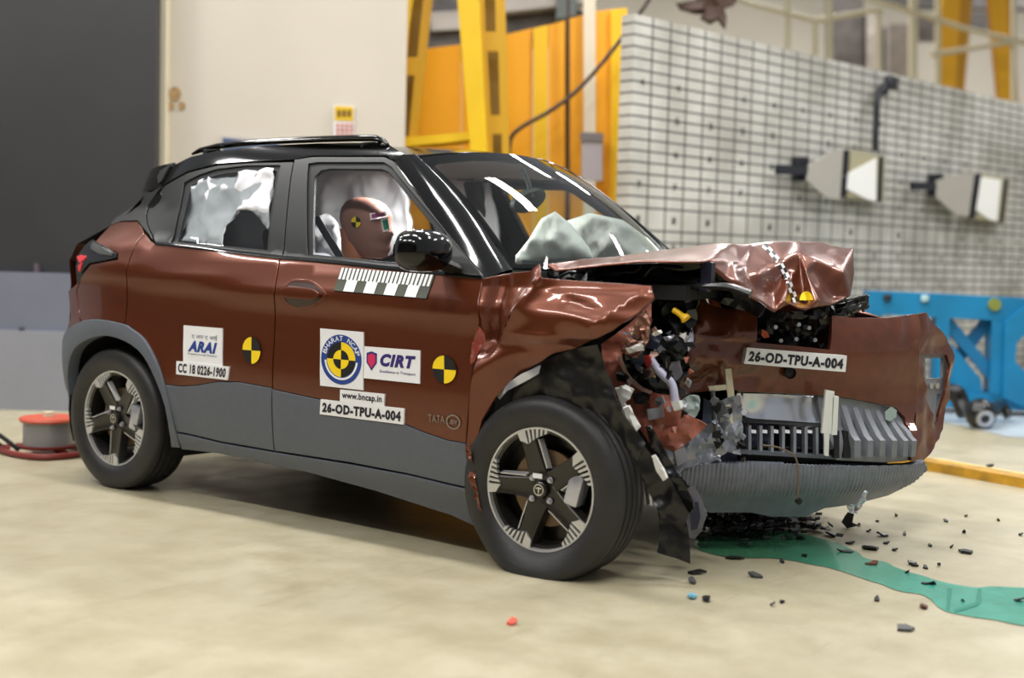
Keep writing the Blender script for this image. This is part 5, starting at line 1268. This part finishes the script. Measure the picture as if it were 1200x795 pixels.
GM = Matrix((( DW.x, -NW.x, 0, W0.x), (DW.y, -NW.y, 0, W0.y), (0, 0, 1, 0), (0, 0, 0, 1)))
gw.matrix_world = GM
# small figures painted in some cells
rows = [1.377 + 0.243 * k for k in range(5)] + [1.377 - 0.203, 1.377 - 0.446]
k_ = 0
for ri, z in enumerate(rows):
    for ci in range(0, 34, 2):
        if random.random() < 0.12: continue
        vs, fs = text_verts(str((8 - ri) % 10), 0.02)
        mb = MB(); x = ci * PH + 0.5 * PH
        mb.add([GM @ Vector((x + (u - .5) * 0.045, -0.004, z + (v - .5) * 0.05)) for u, v in vs], fs)
        o = mb.build('cell_figure', black_i, None, recalc=False); o.parent = gw; o.matrix_parent_inverse = GM.inverted(); k_ += 1
# floodlights on the grid wall
def wallp(u, v, off=0.0): return hit(u, v, (W0 + NW * off, NW))
blk = mat('bracket_black', (30, 32, 40), 0.5)
grey_f = mat('flap_grey', (176, 172, 162), 0.6); lit = mat('reflector_white', (240, 240, 236), 0.5, emit=0.12)
def wslab(name, pts, off, th, m, parent): mb = MB(); mb.prism([wallp(u, v, off) for u, v in pts], NW * th); return mb.build(name, m, parent)
def floodlight(label, du, dv, k, bracket, flap, face, cor):
    f = empty('floodlight', wallp(*face[3], 0.0), label, 'lamp', 'floodlights on the grid wall')
    for i, pts in enumerate(bracket): wslab('bracket', pts, 0.10 - 0.08 * (i == 0), 0.04, blk, f)
    wslab('barn_door', flap, 0.13, 0.02, grey_f, f)
    wslab('housing', face, 0.04, 0.08, mat('housing_cream', (176, 170, 140), .5), f)
    wslab('reflector', cor, 0.121, 0.012, lit, f)
    a, b_, c, d = face
    wslab('frame_edge', [(b_[0] - 1.5, b_[1]), (b_[0] + 1.5, b_[1]), (c[0] + 1.5, c[1]), (c[0] - 1.5, c[1])], 0.09, 0.05, blk, f)
    wslab('frame_edge', [(a[0] - 1.5, a[1]), (a[0] + 1.5, a[1]), (d[0] + 1.5, d[1]), (d[0] - 1.5, d[1])], 0.09, 0.05, blk, f)
    mb = MB(); c0 = (wallp(*bracket[0][0], 0) + wallp(*bracket[0][2], 0)) / 2; mb.tube([c0, c0 + NW * 0.12], 0.03, 8); mb.build('mount_arm', blk, f)
floodlight('floodlight with grey barn door on the grid wall, nearest the car bonnet', 0, 0, 1, [[(928, 184), (943, 184), (943, 212), (928, 212)], [(908, 193), (958, 197), (958, 205), (908, 205)]], [(946, 195), (972, 178), (986, 175), (982, 234), (966, 232), (944, 212)], [(988, 176), (1028, 184), (1026, 237), (984, 231)], [(988, 206), (1026, 186), (1025, 236), (1014, 233), (988, 220)])
floodlight('floodlight with pale barn door on the grid wall, rightmost in the photo', 0, 0, 1, [[(1088, 204), (1101, 204), (1101, 230), (1088, 230)], [(1066, 213), (1115, 215), (1115, 223), (1066, 223)]], [(1096, 212), (1128, 202), (1140, 204), (1133, 254), (1118, 252), (1096, 232)], [(1143, 204), (1175, 210), (1169, 262), (1135, 256)], [(1146, 207), (1172, 211), (1167, 259), (1158, 257), (1140, 244)])
mb = MB(); mb.tube(spl([wallp(u, v, 0.10) for u, v in [(1026, 176), (1026, 160), (1027, 140), (1028, 116), (1033, 104), (1042, 97), (1050, 94)]], 4), 0.030, 8); mb.box(wallp(1044, 97, 0.1), (0.08, 0.16, 0.11), None, 0.01); mb.box(wallp(1036, 106, 0.1), (0.06, 0.08, 0.08), None, 0.01)
tag(mb.build('camera_arm', blk), 'black cranked camera arm on the grid wall above the first floodlight', 'bracket')

# things behind and above the grid wall
rail_m = mat('rail_cream', (196, 186, 156), 0.5)
w_ = empty('walkway_railing', far(1000, 200, 19), 'cream pipe railing of the walkway above the grid wall', 'railing')
for pts in ([(840, -12), (867, 0), (955, 24), (976, 21), (1025, 12), (1034, 13)], [(1000, -8), (1030, 2), (1070, 14), (1133, 34), (1200, 50), (1260, 62)], [(1090, 64), (1130, 58), (1190, 48), (1260, 40)]):
    mb = MB(); mb.tube([far(u, v, 19.0) for u, v in pts], 0.042, 8); mb.build('handrail', rail_m, w_)
for u, a, b_ in ((923, 0, 60), (955, 22, 70), (972, -20, 75), (1030, 12, 90), (1070, -40, 100), (1099, -40, 105), (1188, -40, 120)):
    mb = MB(); mb.tube([far(u, a, 19.0), far(u, b_ + 60, 19.0)], 0.045 if u != 1070 else 0.07, 8); mb.build('railing_post', rail_m, w_)
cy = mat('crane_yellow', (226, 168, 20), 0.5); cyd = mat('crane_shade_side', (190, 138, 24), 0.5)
for nm, pts, pts2 in (('yellow slotted crane leg above the grid wall, left of the pair', [(1105, -40), (1128, -40), (1116, 180), (1096, 180)], [(1128, -40), (1143, -40), (1124, 180), (1116, 180)]), ('yellow crane leg above the grid wall at the right edge', [(1155, -40), (1178, -40), (1188, 180), (1178, 180)], [(1178, -40), (1186, -40), (1196, 180), (1188, 180)])):
    c_ = empty('crane_leg', far(pts[3][0], 300, 20.0), nm, 'crane leg'); c_.location.z = 0
    pts = [pts[0], pts[1], ext(pts[1], pts[2], 420), ext(pts[0], pts[3], 420)]; pts2 = [pts2[0], pts2[1], ext(pts2[1], pts2[2], 420), ext(pts2[0], pts2[3], 420)]
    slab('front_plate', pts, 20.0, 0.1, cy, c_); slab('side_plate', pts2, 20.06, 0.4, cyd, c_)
mc = empty('plant_cabinet', far(1000, 120, 22), 'dark machinery cabinets on the walkway beyond the grid wall', 'machine')
slab('cabinet', [(975, -30), (1012, -30), (1012, 90), (975, 90)], 22.0, 0.5, mm, mc); slab('cabinet', [(1016, 12), (1034, 14), (1034, 90), (1016, 90)], 22.0, 0.4, mg, mc)
slab('cabinet', [(1042, 28), (1064, 28), (1064, 100), (1042, 100)], 21.8, 0.4, mat('machine_mid', (112, 106, 100), .5, var=.2), mc); slab('roof_beam', [(1010, -40), (1220, -40), (1220, 10), (1070, 8), (1040, 0)], 22.4, 0.3, mm, mc); slab('cabinet', [(1074, 20), (1102, 22), (1102, 46), (1074, 46)], 21.8, 0.3, mm, mc)
slab('cabinet', [(1136, 14), (1160, 14), (1160, 34), (1136, 34)], 21.8, 0.3, mm, mc)
sheet('overhead_clamp', [(796, 4), (812, 0), (830, -8), (868, -6), (862, 4), (848, 10), (852, 22), (850, 30), (842, 20), (834, 24), (820, 22), (828, 11), (800, 11)], (CAM + FH * 10.5, FH), mat('clamp_brown', (62, 40, 28), 0.6), None, step=0.05, amp=0.02, thick=0.08, seed=5)
tag(bpy.data.objects['overhead_clamp'], 'brown lever clamp above the top edge of the grid wall', 'clamp')

# ------------------------------------------------------------------ blue barrier trolley
bl = mat('trolley_blue', (14, 122, 170), 0.45, var=0.12, vscale=4); bld = mat('trolley_blue_deep', (16, 112, 160), 0.5)
tp = vplane(*(CAM + FH * 9.6).xy, RA - 6)
tn = tp[1] if tp[1].dot(FH) > 0 else -tp[1]
tz = [hit(u, 462, tp) for u in (1020, 1200)]
tro = empty('barrier_trolley', hit(1120, 465, tp), 'bright blue steel barrier trolley with crossed braces beyond the bumper', 'trolley'); tro.location.z = 0
def tslab(name, pts, th, m, back=0.0):
    mb = MB(); mb.prism([hit(u, v, tp) + tn * back for u, v in pts], tn * th); return mb.build(name, m, tro)
tslab('top_beam', [(1018, 341), (1110, 345), (1280, 354), (1280, 381), (1110, 373), (1018, 368)], 0.25, bl)
tslab('post', [(1018, 366), (1034, 367), (1032, 470), (1018, 468)], 0.2, bl); tslab('post', [(1098, 371), (1113, 372), (1111, 472), (1096, 470)], 0.2, bl); tslab('post', [(1163, 374), (1183, 376), (1180, 476), (1160, 474)], 0.2, bl)
tslab('brace', [(1106, 382), (1118, 374), (1170, 436), (1162, 448)], 0.06, bld, 0.05); tslab('brace', [(1106, 436), (1158, 374), (1170, 380), (1118, 446)], 0.06, bld, 0.12)
tslab('gusset', [(1096, 396), (1118, 406), (1150, 444), (1154, 468), (1094, 466)], 0.04, bl, 0.02)
tslab('bottom_beam', [(1018, 456), (1165, 462), (1280, 468), (1280, 486), (1165, 480), (1018, 474)], 0.3, bl)
plane_t = (tp[0] - tn * 0.05, tp[1])
sheet('end_frame', [(1178, 378), (1200, 360), (1240, 352), (1290, 352), (1290, 482), (1205, 480), (1176, 466)], plane_t, bl, tro, step=0.2, amp=0, thick=0.1, holes=[[(1192, 402), (1208, 386), (1250, 384), (1250, 440), (1204, 438), (1190, 424)]])
mb = MB(); mb.lathe([(-0.03, 0), (-0.03, 0.045), (0.06, 0.05)], 14, Matrix.Translation(hit(1165, 357, tp)) @ Matrix.Rotation(math.atan2(tn.y, tn.x) - math.pi / 2, 4, 'Z')); mb.build('olive_knob', mat('olive_paint', (128, 138, 60), .5), tro)
for u in (1028, 1170, 1260):
    mb = MB(); mb.lathe([(-0.03, 0), (-0.03, 0.07), (0.03, 0.07), (0.03, 0)], 16, Matrix.Translation(Vector((*(hit(u, 470, tp) + tn * .15).xy, 0.07)))); mb.build('castor_wheel', tyre_m, tro)
for u, v in ((1040, 349), (1084, 350)):
    mb = MB(); mb.box(hit(u, v, (tp[0] - tn * .01, tp[1])), (0.05, 0.05, 0.05), None, 0.01); mb.build('bolt_head', mat('pale_bolt', (170, 200, 205), .4) if u > 1060 else blk, tro)

# loose parts on the floor at the back
def on_floor(u, v, z=0.0): return Zp(u, v, z)
p0 = on_floor(1148, 503); m_ = blkg
br = empty('broken_drive_part', p0, 'broken black rounded drive part on the floor below the blue trolley', 'debris')
mb = MB(); Mt = Matrix.Translation(p0 + Vector((0, 0, 0.105))) @ Matrix.Rotation(0.6, 4, 'Z') @ Matrix.Rotation(0.25, 4, 'X')
mb.lathe([(-0.09, 0.0), (-0.095, 0.05), (-0.07, 0.085), (-0.02, 0.105), (0.03, 0.10), (0.08, 0.07), (0.09, 0.0)], 24, Mt); mb.build('housing', m_, br)
mb = MB(); mb.lathe([(-0.10, 0.03), (-0.105, 0.045), (-0.10, 0.06), (-0.09, 0.045)], 16, Mt, closed=True); mb.build('bearing_ring', steel, br)
mb = MB(); q0 = on_floor(1130, 497); mb.tube(spl([q0 + Vector((0, 0, .06)), q0 + Vector((-.05, .04, .16)), q0 + Vector((-.09, .02, .22)), q0 + Vector((-.15, .02, .20))], 4), [.05, .055, .06, .06, .06, .062, .064, .06, .055, .05, .05, .045, .04], 10); mb.build('hose_stub', blkp, br)
mb = MB(); q0 = on_floor(1172, 495); mb.tube(spl([p0 + Vector((.05, .04, .12)), q0 + Vector((0, 0, .13)), q0 + Vector((.05, .03, .04))], 4), .035, 10); mb.build('hose_stub', blkp, br)
mb = MB(); mb.prism([on_floor(u, v, 0.002) for u, v in [(1088, 470), (1130, 462), (1260, 452), (1280, 520), (1180, 512), (1096, 492)]], (0, 0, 0.006))
tag(mb.build('floor_sheet', mat('sheet_pale_blue', (172, 184, 192), 0.35, var=0.1, vscale=4)), 'pale blue-grey sheet lying on the floor under the blue trolley', 'sheet')
A_, B_ = Vector((2.25, 2.54, 0)), Vector((4.2, 1.84, 0)); t2 = (B_ - A_).normalized(); n2 = Vector((-t2.y, t2.x, 0))
mb = MB(); mb.prism([A_ + n2 * -.06, B_ + n2 * -.06, B_ + n2 * .06, A_ + n2 * .06], (0, 0, 0.05))
tag(mb.build('floor_rail', mat('rail_yellow', (172, 128, 26), 0.5, var=0.45, vscale=9)), 'low worn yellow guide rail on the floor right of the bumper', 'rail')
mb = MB(); mb.prism([A_ + n2 * .18, B_ + n2 * .18, B_ + n2 * .34, A_ + n2 * .34], (0, 0, 0.004))
tag(mb.build('floor_stripe', mat('stripe_pale_yellow', (222, 206, 130), 0.5, var=0.1, vscale=10)), 'pale yellow strip on the floor along the guide rail', 'strip')

# hose reel behind the rear wheel
rp_ = on_floor(57, 533); reel = empty('cable_reel', rp_, 'low cable reel with orange top disc on the floor behind the rear wheel', 'reel')
orange = mat('reel_orange', (192, 84, 60), 0.45); redf = mat('reel_frame_red', (120, 40, 34), 0.5)
T0 = Matrix.Translation(rp_)
mb = MB(); mb.lathe([(0.055, 0.0), (0.055, 0.125), (0.175, 0.125), (0.175, 0.0)], 32, T0, axis='z'); mb.build('drum', mat('reel_grey', (142, 142, 146), 0.35, 0.4), reel)
mb = MB(); mb.lathe([(0.175, 0.0), (0.175, 0.140), (0.185, 0.146), (0.195, 0.140), (0.198, 0.0)], 32, T0, axis='z'); mb.build('top_disc', orange, reel)
mb = MB(); mb.lathe([(0.04, 0.0), (0.04, 0.140), (0.055, 0.145), (0.058, 0.0)], 32, T0, axis='z'); mb.build('bottom_disc', redf, reel)
mb = MB(); mb.lathe([(0.198, 0.03), (0.222, 0.028), (0.226, 0.0)], 16, T0, axis='z'); mb.build('top_knob', cream, reel)
mb = MB(); mb.tube(spl([rp_ + Vector((x, y, 0.018)) for x, y in ((-.26, -.06), (-.20, -.14), (0.0, -.17), (0.16, -.12), (0.18, 0.08), (0, 0.17), (-.2, 0.12))], 4, True), 0.016, 8); mb.tube([rp_ + Vector((-.14, 0, .02)), rp_ + Vector((0, 0, .05)), rp_ + Vector((.14, 0, .02))], 0.018, 8); mb.build('base_frame', redf, reel)
mb = MB(); mb.tube(spl([rp_ + Vector(p) for p in ((-.08, -.12, .03), (-.2, -.16, .10), (-.26, -.14, .06), (-.24, -.1, .018))], 5), 0.012, 8); mb.build('loose_cable', blkp, reel)
# ------------------------------------------------------------------ floor, coolant, debris
fm = bpy.data.materials.new('floor_epoxy'); fm.use_nodes = True; nt = fm.node_tree; bs = nt.nodes['Principled BSDF']
tc = nt.nodes.new('ShaderNodeTexCoord')
def nz(scale, detail, rough=.55, w=None):
    n = nt.nodes.new('ShaderNodeTexNoise'); n.inputs['Scale'].default_value = scale; n.inputs['Detail'].default_value = detail; n.inputs['Roughness'].default_value = rough
    nt.links.new(w or tc.outputs['Object'], n.inputs['Vector']); return n.outputs['Fac']
def ramp(fac, stops):
    r = nt.nodes.new('ShaderNodeValToRGB')
    while len(r.color_ramp.elements) < len(stops): r.color_ramp.elements.new(0.5)
    for e, (p, c) in zip(r.color_ramp.elements, stops): e.position = p; e.color = (*c, 1)
    nt.links.new(fac, r.inputs['Fac']); return r.outputs['Color']
def mixc(fac, a, b, mode='MIX'):
    m = nt.nodes.new('ShaderNodeMix'); m.data_type = 'RGBA'; m.blend_type = mode
    for i, x in ((0, fac), (6, a), (7, b)):
        if isinstance(x, (int, float)): m.inputs[i].default_value = x
        elif isinstance(x, tuple): m.inputs[i].default_value = (*x, 1)
        else: nt.links.new(x, m.inputs[i])
    return m.outputs[2]
base = ramp(nz(0.9, 6), [(0.3, lin((164, 156, 131))), (0.7, lin((179, 171, 146)))])
blot = ramp(nz(4.2, 10, .7), [(0.38, (0, 0, 0)), (0.62, (1, 1, 1))])
base = mixc(blot, lin((158, 149, 122)), base)
mp = nt.nodes.new('ShaderNodeMapping'); mp.inputs['Scale'].default_value = (3.0, 0.5, 1); mp.inputs['Rotation'].default_value = (0, 0, 0.5); nt.links.new(tc.outputs['Object'], mp.inputs['Vector'])
scr = ramp(nz(3.2, 12, .75, mp.outputs['Vector']), [(0.56, (0, 0, 0)), (0.72, (1, 1, 1))])
base = mixc(mixc(0.35, scr, (0, 0, 0)), base, lin((140, 128, 100)))
spk = ramp(nz(34, 3, .5), [(0.70, (0, 0, 0)), (0.76, (1, 1, 1))])
base = mixc(mixc(0.6, spk, (0, 0, 0)), base, lin((120, 108, 86)))
nt.links.new(base, bs.inputs['Base Color'])
rr = ramp(nz(5, 6), [(0.3, (.32, .32, .32)), (0.7, (.5, .5, .5))]); nt.links.new(rr, bs.inputs['Roughness'])
mb = MB(); mb.add([(-14, -12, 0), (16, -12, 0), (16, 22, 0), (-14, 22, 0)], [(0, 1, 2, 3)])
floor = mb.build('floor', fm); floor['kind'] = 'structure'
# coolant spill
sm = bpy.data.materials.new('coolant'); sm.use_nodes = True; nt = sm.node_tree; b2 = nt.nodes['Principled BSDF']; tc = nt.nodes.new('ShaderNodeTexCoord')
ge = nt.nodes.new('ShaderNodeSeparateXYZ'); nt.links.new(tc.outputs['Object'], ge.inputs[0])
cr = nt.nodes.new('ShaderNodeMapRange'); cr.inputs[1].default_value = 2.7; cr.inputs[2].default_value = 3.4; nt.links.new(ge.outputs['X'], cr.inputs[0])
c1 = mixc(cr.outputs[0], lin((66, 122, 86)), lin((84, 170, 152)))
c2_ = ramp(nz(7, 8, .6), [(0.35, (0, 0, 0)), (0.65, (1, 1, 1))])
nt.links.new(mixc(mixc(0.55, c2_, (0, 0, 0)), c1, lin((48, 118, 92))), b2.inputs['Base Color']); b2.inputs['Roughness'].default_value = 0.12; b2.inputs['Alpha'].default_value = 0.85
near_ = [(812, 640), (835, 650), (870, 655), (905, 655), (945, 661), (985, 670), (1020, 682), (1056, 694), (1085, 700), (1105, 716), (1125, 722), (1160, 727), (1200, 735), (1270, 748)]
far_ = [(1270, 694), (1200, 690), (1160, 688), (1140, 689), (1110, 684), (1080, 676), (1055, 668), (1040, 660), (1015, 656), (1000, 645), (980, 637), (955, 630), (920, 622), (870, 612), (830, 616)]
lp = [Vector((p.x, p.y)) for p in spl([Vector((*on_floor(u, v).xy, 0)) for u, v in near_ + far_], 4, True)]
lp = [Vector((p.x + 0.012 * noise.noise(Vector((p.x * 14, p.y * 14, 3))), p.y + 0.012 * noise.noise(Vector((p.x * 14, p.y * 14, 9))))) for p in lp]
r = delaunay_2d_cdt(lp, [(i, (i + 1) % len(lp)) for i in range(len(lp))], [], 1, 1e-6)
mb = MB(); k = len(r[0]); mb.add([(p.x, p.y, 0.003) for p in r[0]], [f for f in r[2] if inpoly((sum(r[0][i].x for i in f) / 3, sum(r[0][i].y for i in f) / 3), [tuple(p) for p in lp])])
tag(mb.build('coolant_spill', sm, recalc=False), 'green coolant spill spreading across the floor in front of the car', 'spill')
for pts in ([(1110, 690), (1116, 690), (1113, 716), (1109, 714)], [(1146, 690), (1150, 690), (1150, 706), (1145, 710), (1120, 718), (1117, 715), (1143, 706)]):
    mb = MB(); mb.add([on_floor(u, v, 0.0045) for u, v in pts], [tuple(range(len(pts)))]); mb.build('spill_streak', mat('coolant_dark', (40, 130, 112), 0.15), bpy.data.objects['coolant_spill'], recalc=False)
# fragments
frag_m = [mat('fragment_black', (28, 28, 30), 0.4), mat('fragment_grey', (66, 66, 66), 0.5), mat('fragment_brown', (92, 50, 34), 0.4)]
def fragment(u, v, w, h, label, m, group=None, rot=None, name='plastic_fragment', hz=0.008):
    c = on_floor(u, v); rr_ = random.Random(int(u * 7 + v)); L_ = w / 310.0 * 1.0; H_ = max(0.012, h / 310.0 * 3.0)
    a0 = rr_.uniform(0, 6.28); mb = MB(); n = rr_.randint(5, 7); P = []
    for k in range(n):
        a = 6.2832 * k / n; q = rr_.uniform(0.6, 1.1)
        P.append(c + RH * (L_ / 2 * math.cos(a) * q) + FH * (H_ / 2 * math.sin(a) * q) + Vector((0, 0, 0.001 + 0.012 * rr_.random() * (math.sin(a + a0) > 0.3))))
    mb.prism(P, (0, 0, hz)); o = mb.build(name, m)
    return tag(o, label, 'fragment', group)
SC = 'black plastic fragments scattered on the floor'
named = [(1131, 648, 20, 8, 'large black plastic fragment on the bare floor far right of the spill', 0), (817, 673, 19, 4, 'flat dark fragment on the floor below the torn liner flap', 0), (811, 684, 10, 5, 'small dark fragment just below the flat one under the torn flap', 1), (827, 704, 10, 9, 'round black fragment on the floor beside the blue chip', 0),
         (886, 677, 18, 4, 'long grey fragment on the floor nearer than the spill edge', 1), (1061, 739, 22, 6, 'grey sliver on the floor nearest the camera at the right', 1), (1082, 713, 9, 6, 'dark pink-brown fragment on the near edge of the spill', 2), (1020, 644, 24, 7, 'jagged black fragment on the far edge of the green spill', 0),
         (1035, 629, 16, 4, 'thin black fragment on the floor beyond the spill', 0), (974, 629, 14, 8, 'blue-black crumpled fragment on the floor under the bumper end', 0), (862, 656, 24, 4, 'black sliver on the near edge of the spill by the wheel', 0), (1068, 662, 12, 5, 'black bent fragment just above the spill edge', 0), (1022, 663, 16, 4, 'brownish fragment lying in the green spill', 2), (942, 653, 8, 4, 'small black chip in the middle of the spill', 0)]
for u, v, w, h, lb, k in named: fragment(u, v, w, h, lb, frag_m[k], SC)
fragment(811, 701, 9, 6, 'small light blue chip on the floor', mat('chip_blue', (110, 176, 200), 0.4))
fragment(601, 732, 12, 5, 'small red chip on the floor below the front wheel', mat('chip_red', (214, 92, 74), 0.4))
for u, v, w, h in ((938, 633, 14, 3), (996, 638, 16, 3), (1038, 638, 12, 3), (1048, 646, 10, 3), (1072, 664, 9, 3), (1085, 667, 6, 3), (1063, 673, 8, 2), (1108, 612, 8, 4), (1130, 625, 5, 3), (1090, 641, 5, 4), (1115, 643, 5, 3), (1100, 664, 5, 3), (1028, 612, 6, 3), (1018, 624, 6, 2), (1006, 617, 5, 3), (1050, 606, 5, 2), (991, 648, 20, 4), (893, 632, 10, 5), (916, 660, 6, 3), (1132, 606, 4, 3), (1170, 611, 4, 3), (1196, 628, 6, 3), (1128, 706, 3, 3), (1194, 706, 12, 5), (916, 707, 6, 3), (1028, 705, 6, 3), (905, 711, 5, 3), (1088, 686, 20, 3), (1060, 628, 5, 2), (868, 640, 6, 3)):
    fragment(u, v, w, h, 'tiny dark plastic chip on the floor around the coolant spill', frag_m[random.choice((0, 0, 1))], 'tiny chips around the spill', name='plastic_chip', hz=0.006)
for u, v in ((1072, 493), (1140, 556), (1116, 548), (1160, 548), (1185, 566)):
    fragment(u, v, 12, 4, 'small dark chip on the floor near the yellow guide rail', frag_m[0], 'chips by the guide rail', name='plastic_chip', hz=0.012)
# crushed heap under the bumper, too fine to count
mb = MB(); rnd = random.Random(4)
for k in range(420):
    u = rnd.gauss(885, 48); v = 624 + rnd.gauss(0, 8) - abs(u - 880) * 0.06
    if u < 815 or u > 985: continue
    c = on_floor(u, v, 0); h0 = max(0, 0.07 * math.exp(-((u - 870) / 55) ** 2) * rnd.random()); s_ = rnd.uniform(0.006, 0.024)
    M = Matrix.Rotation(rnd.uniform(0, 6), 3, 'Z') @ Matrix.Rotation(rnd.uniform(-.8, .8), 3, 'X')
    mb.box(c + Vector((0, 0, h0 + s_ * 0.3 + 0.012)), (s_ * 1.8, s_, s_ * 0.3), M, mi=rnd.choice((0, 0, 0, 0, 0, 0, 0, 0, 1, 1, 2)))
tag(mb.build('crushed_rubble', [frag_m[0], frag_m[1], mat('fragment_pale', (170, 170, 164), .4)]), 'heap of fine black rubble on the floor under the bumper lip', 'rubble', kind='stuff')
sheet('rubble_shard', [(986, 612), (993, 600), (1000, 602), (998, 612), (1006, 616), (992, 619)], vplane(*on_floor(996, 619).xy, RA), frag_m[0], None, step=0.02, amp=0.01, thick=0.004, seed=9)
tag(bpy.data.objects['rubble_shard'], 'small upright black shard on the floor just right of the rubble heap', 'fragment')
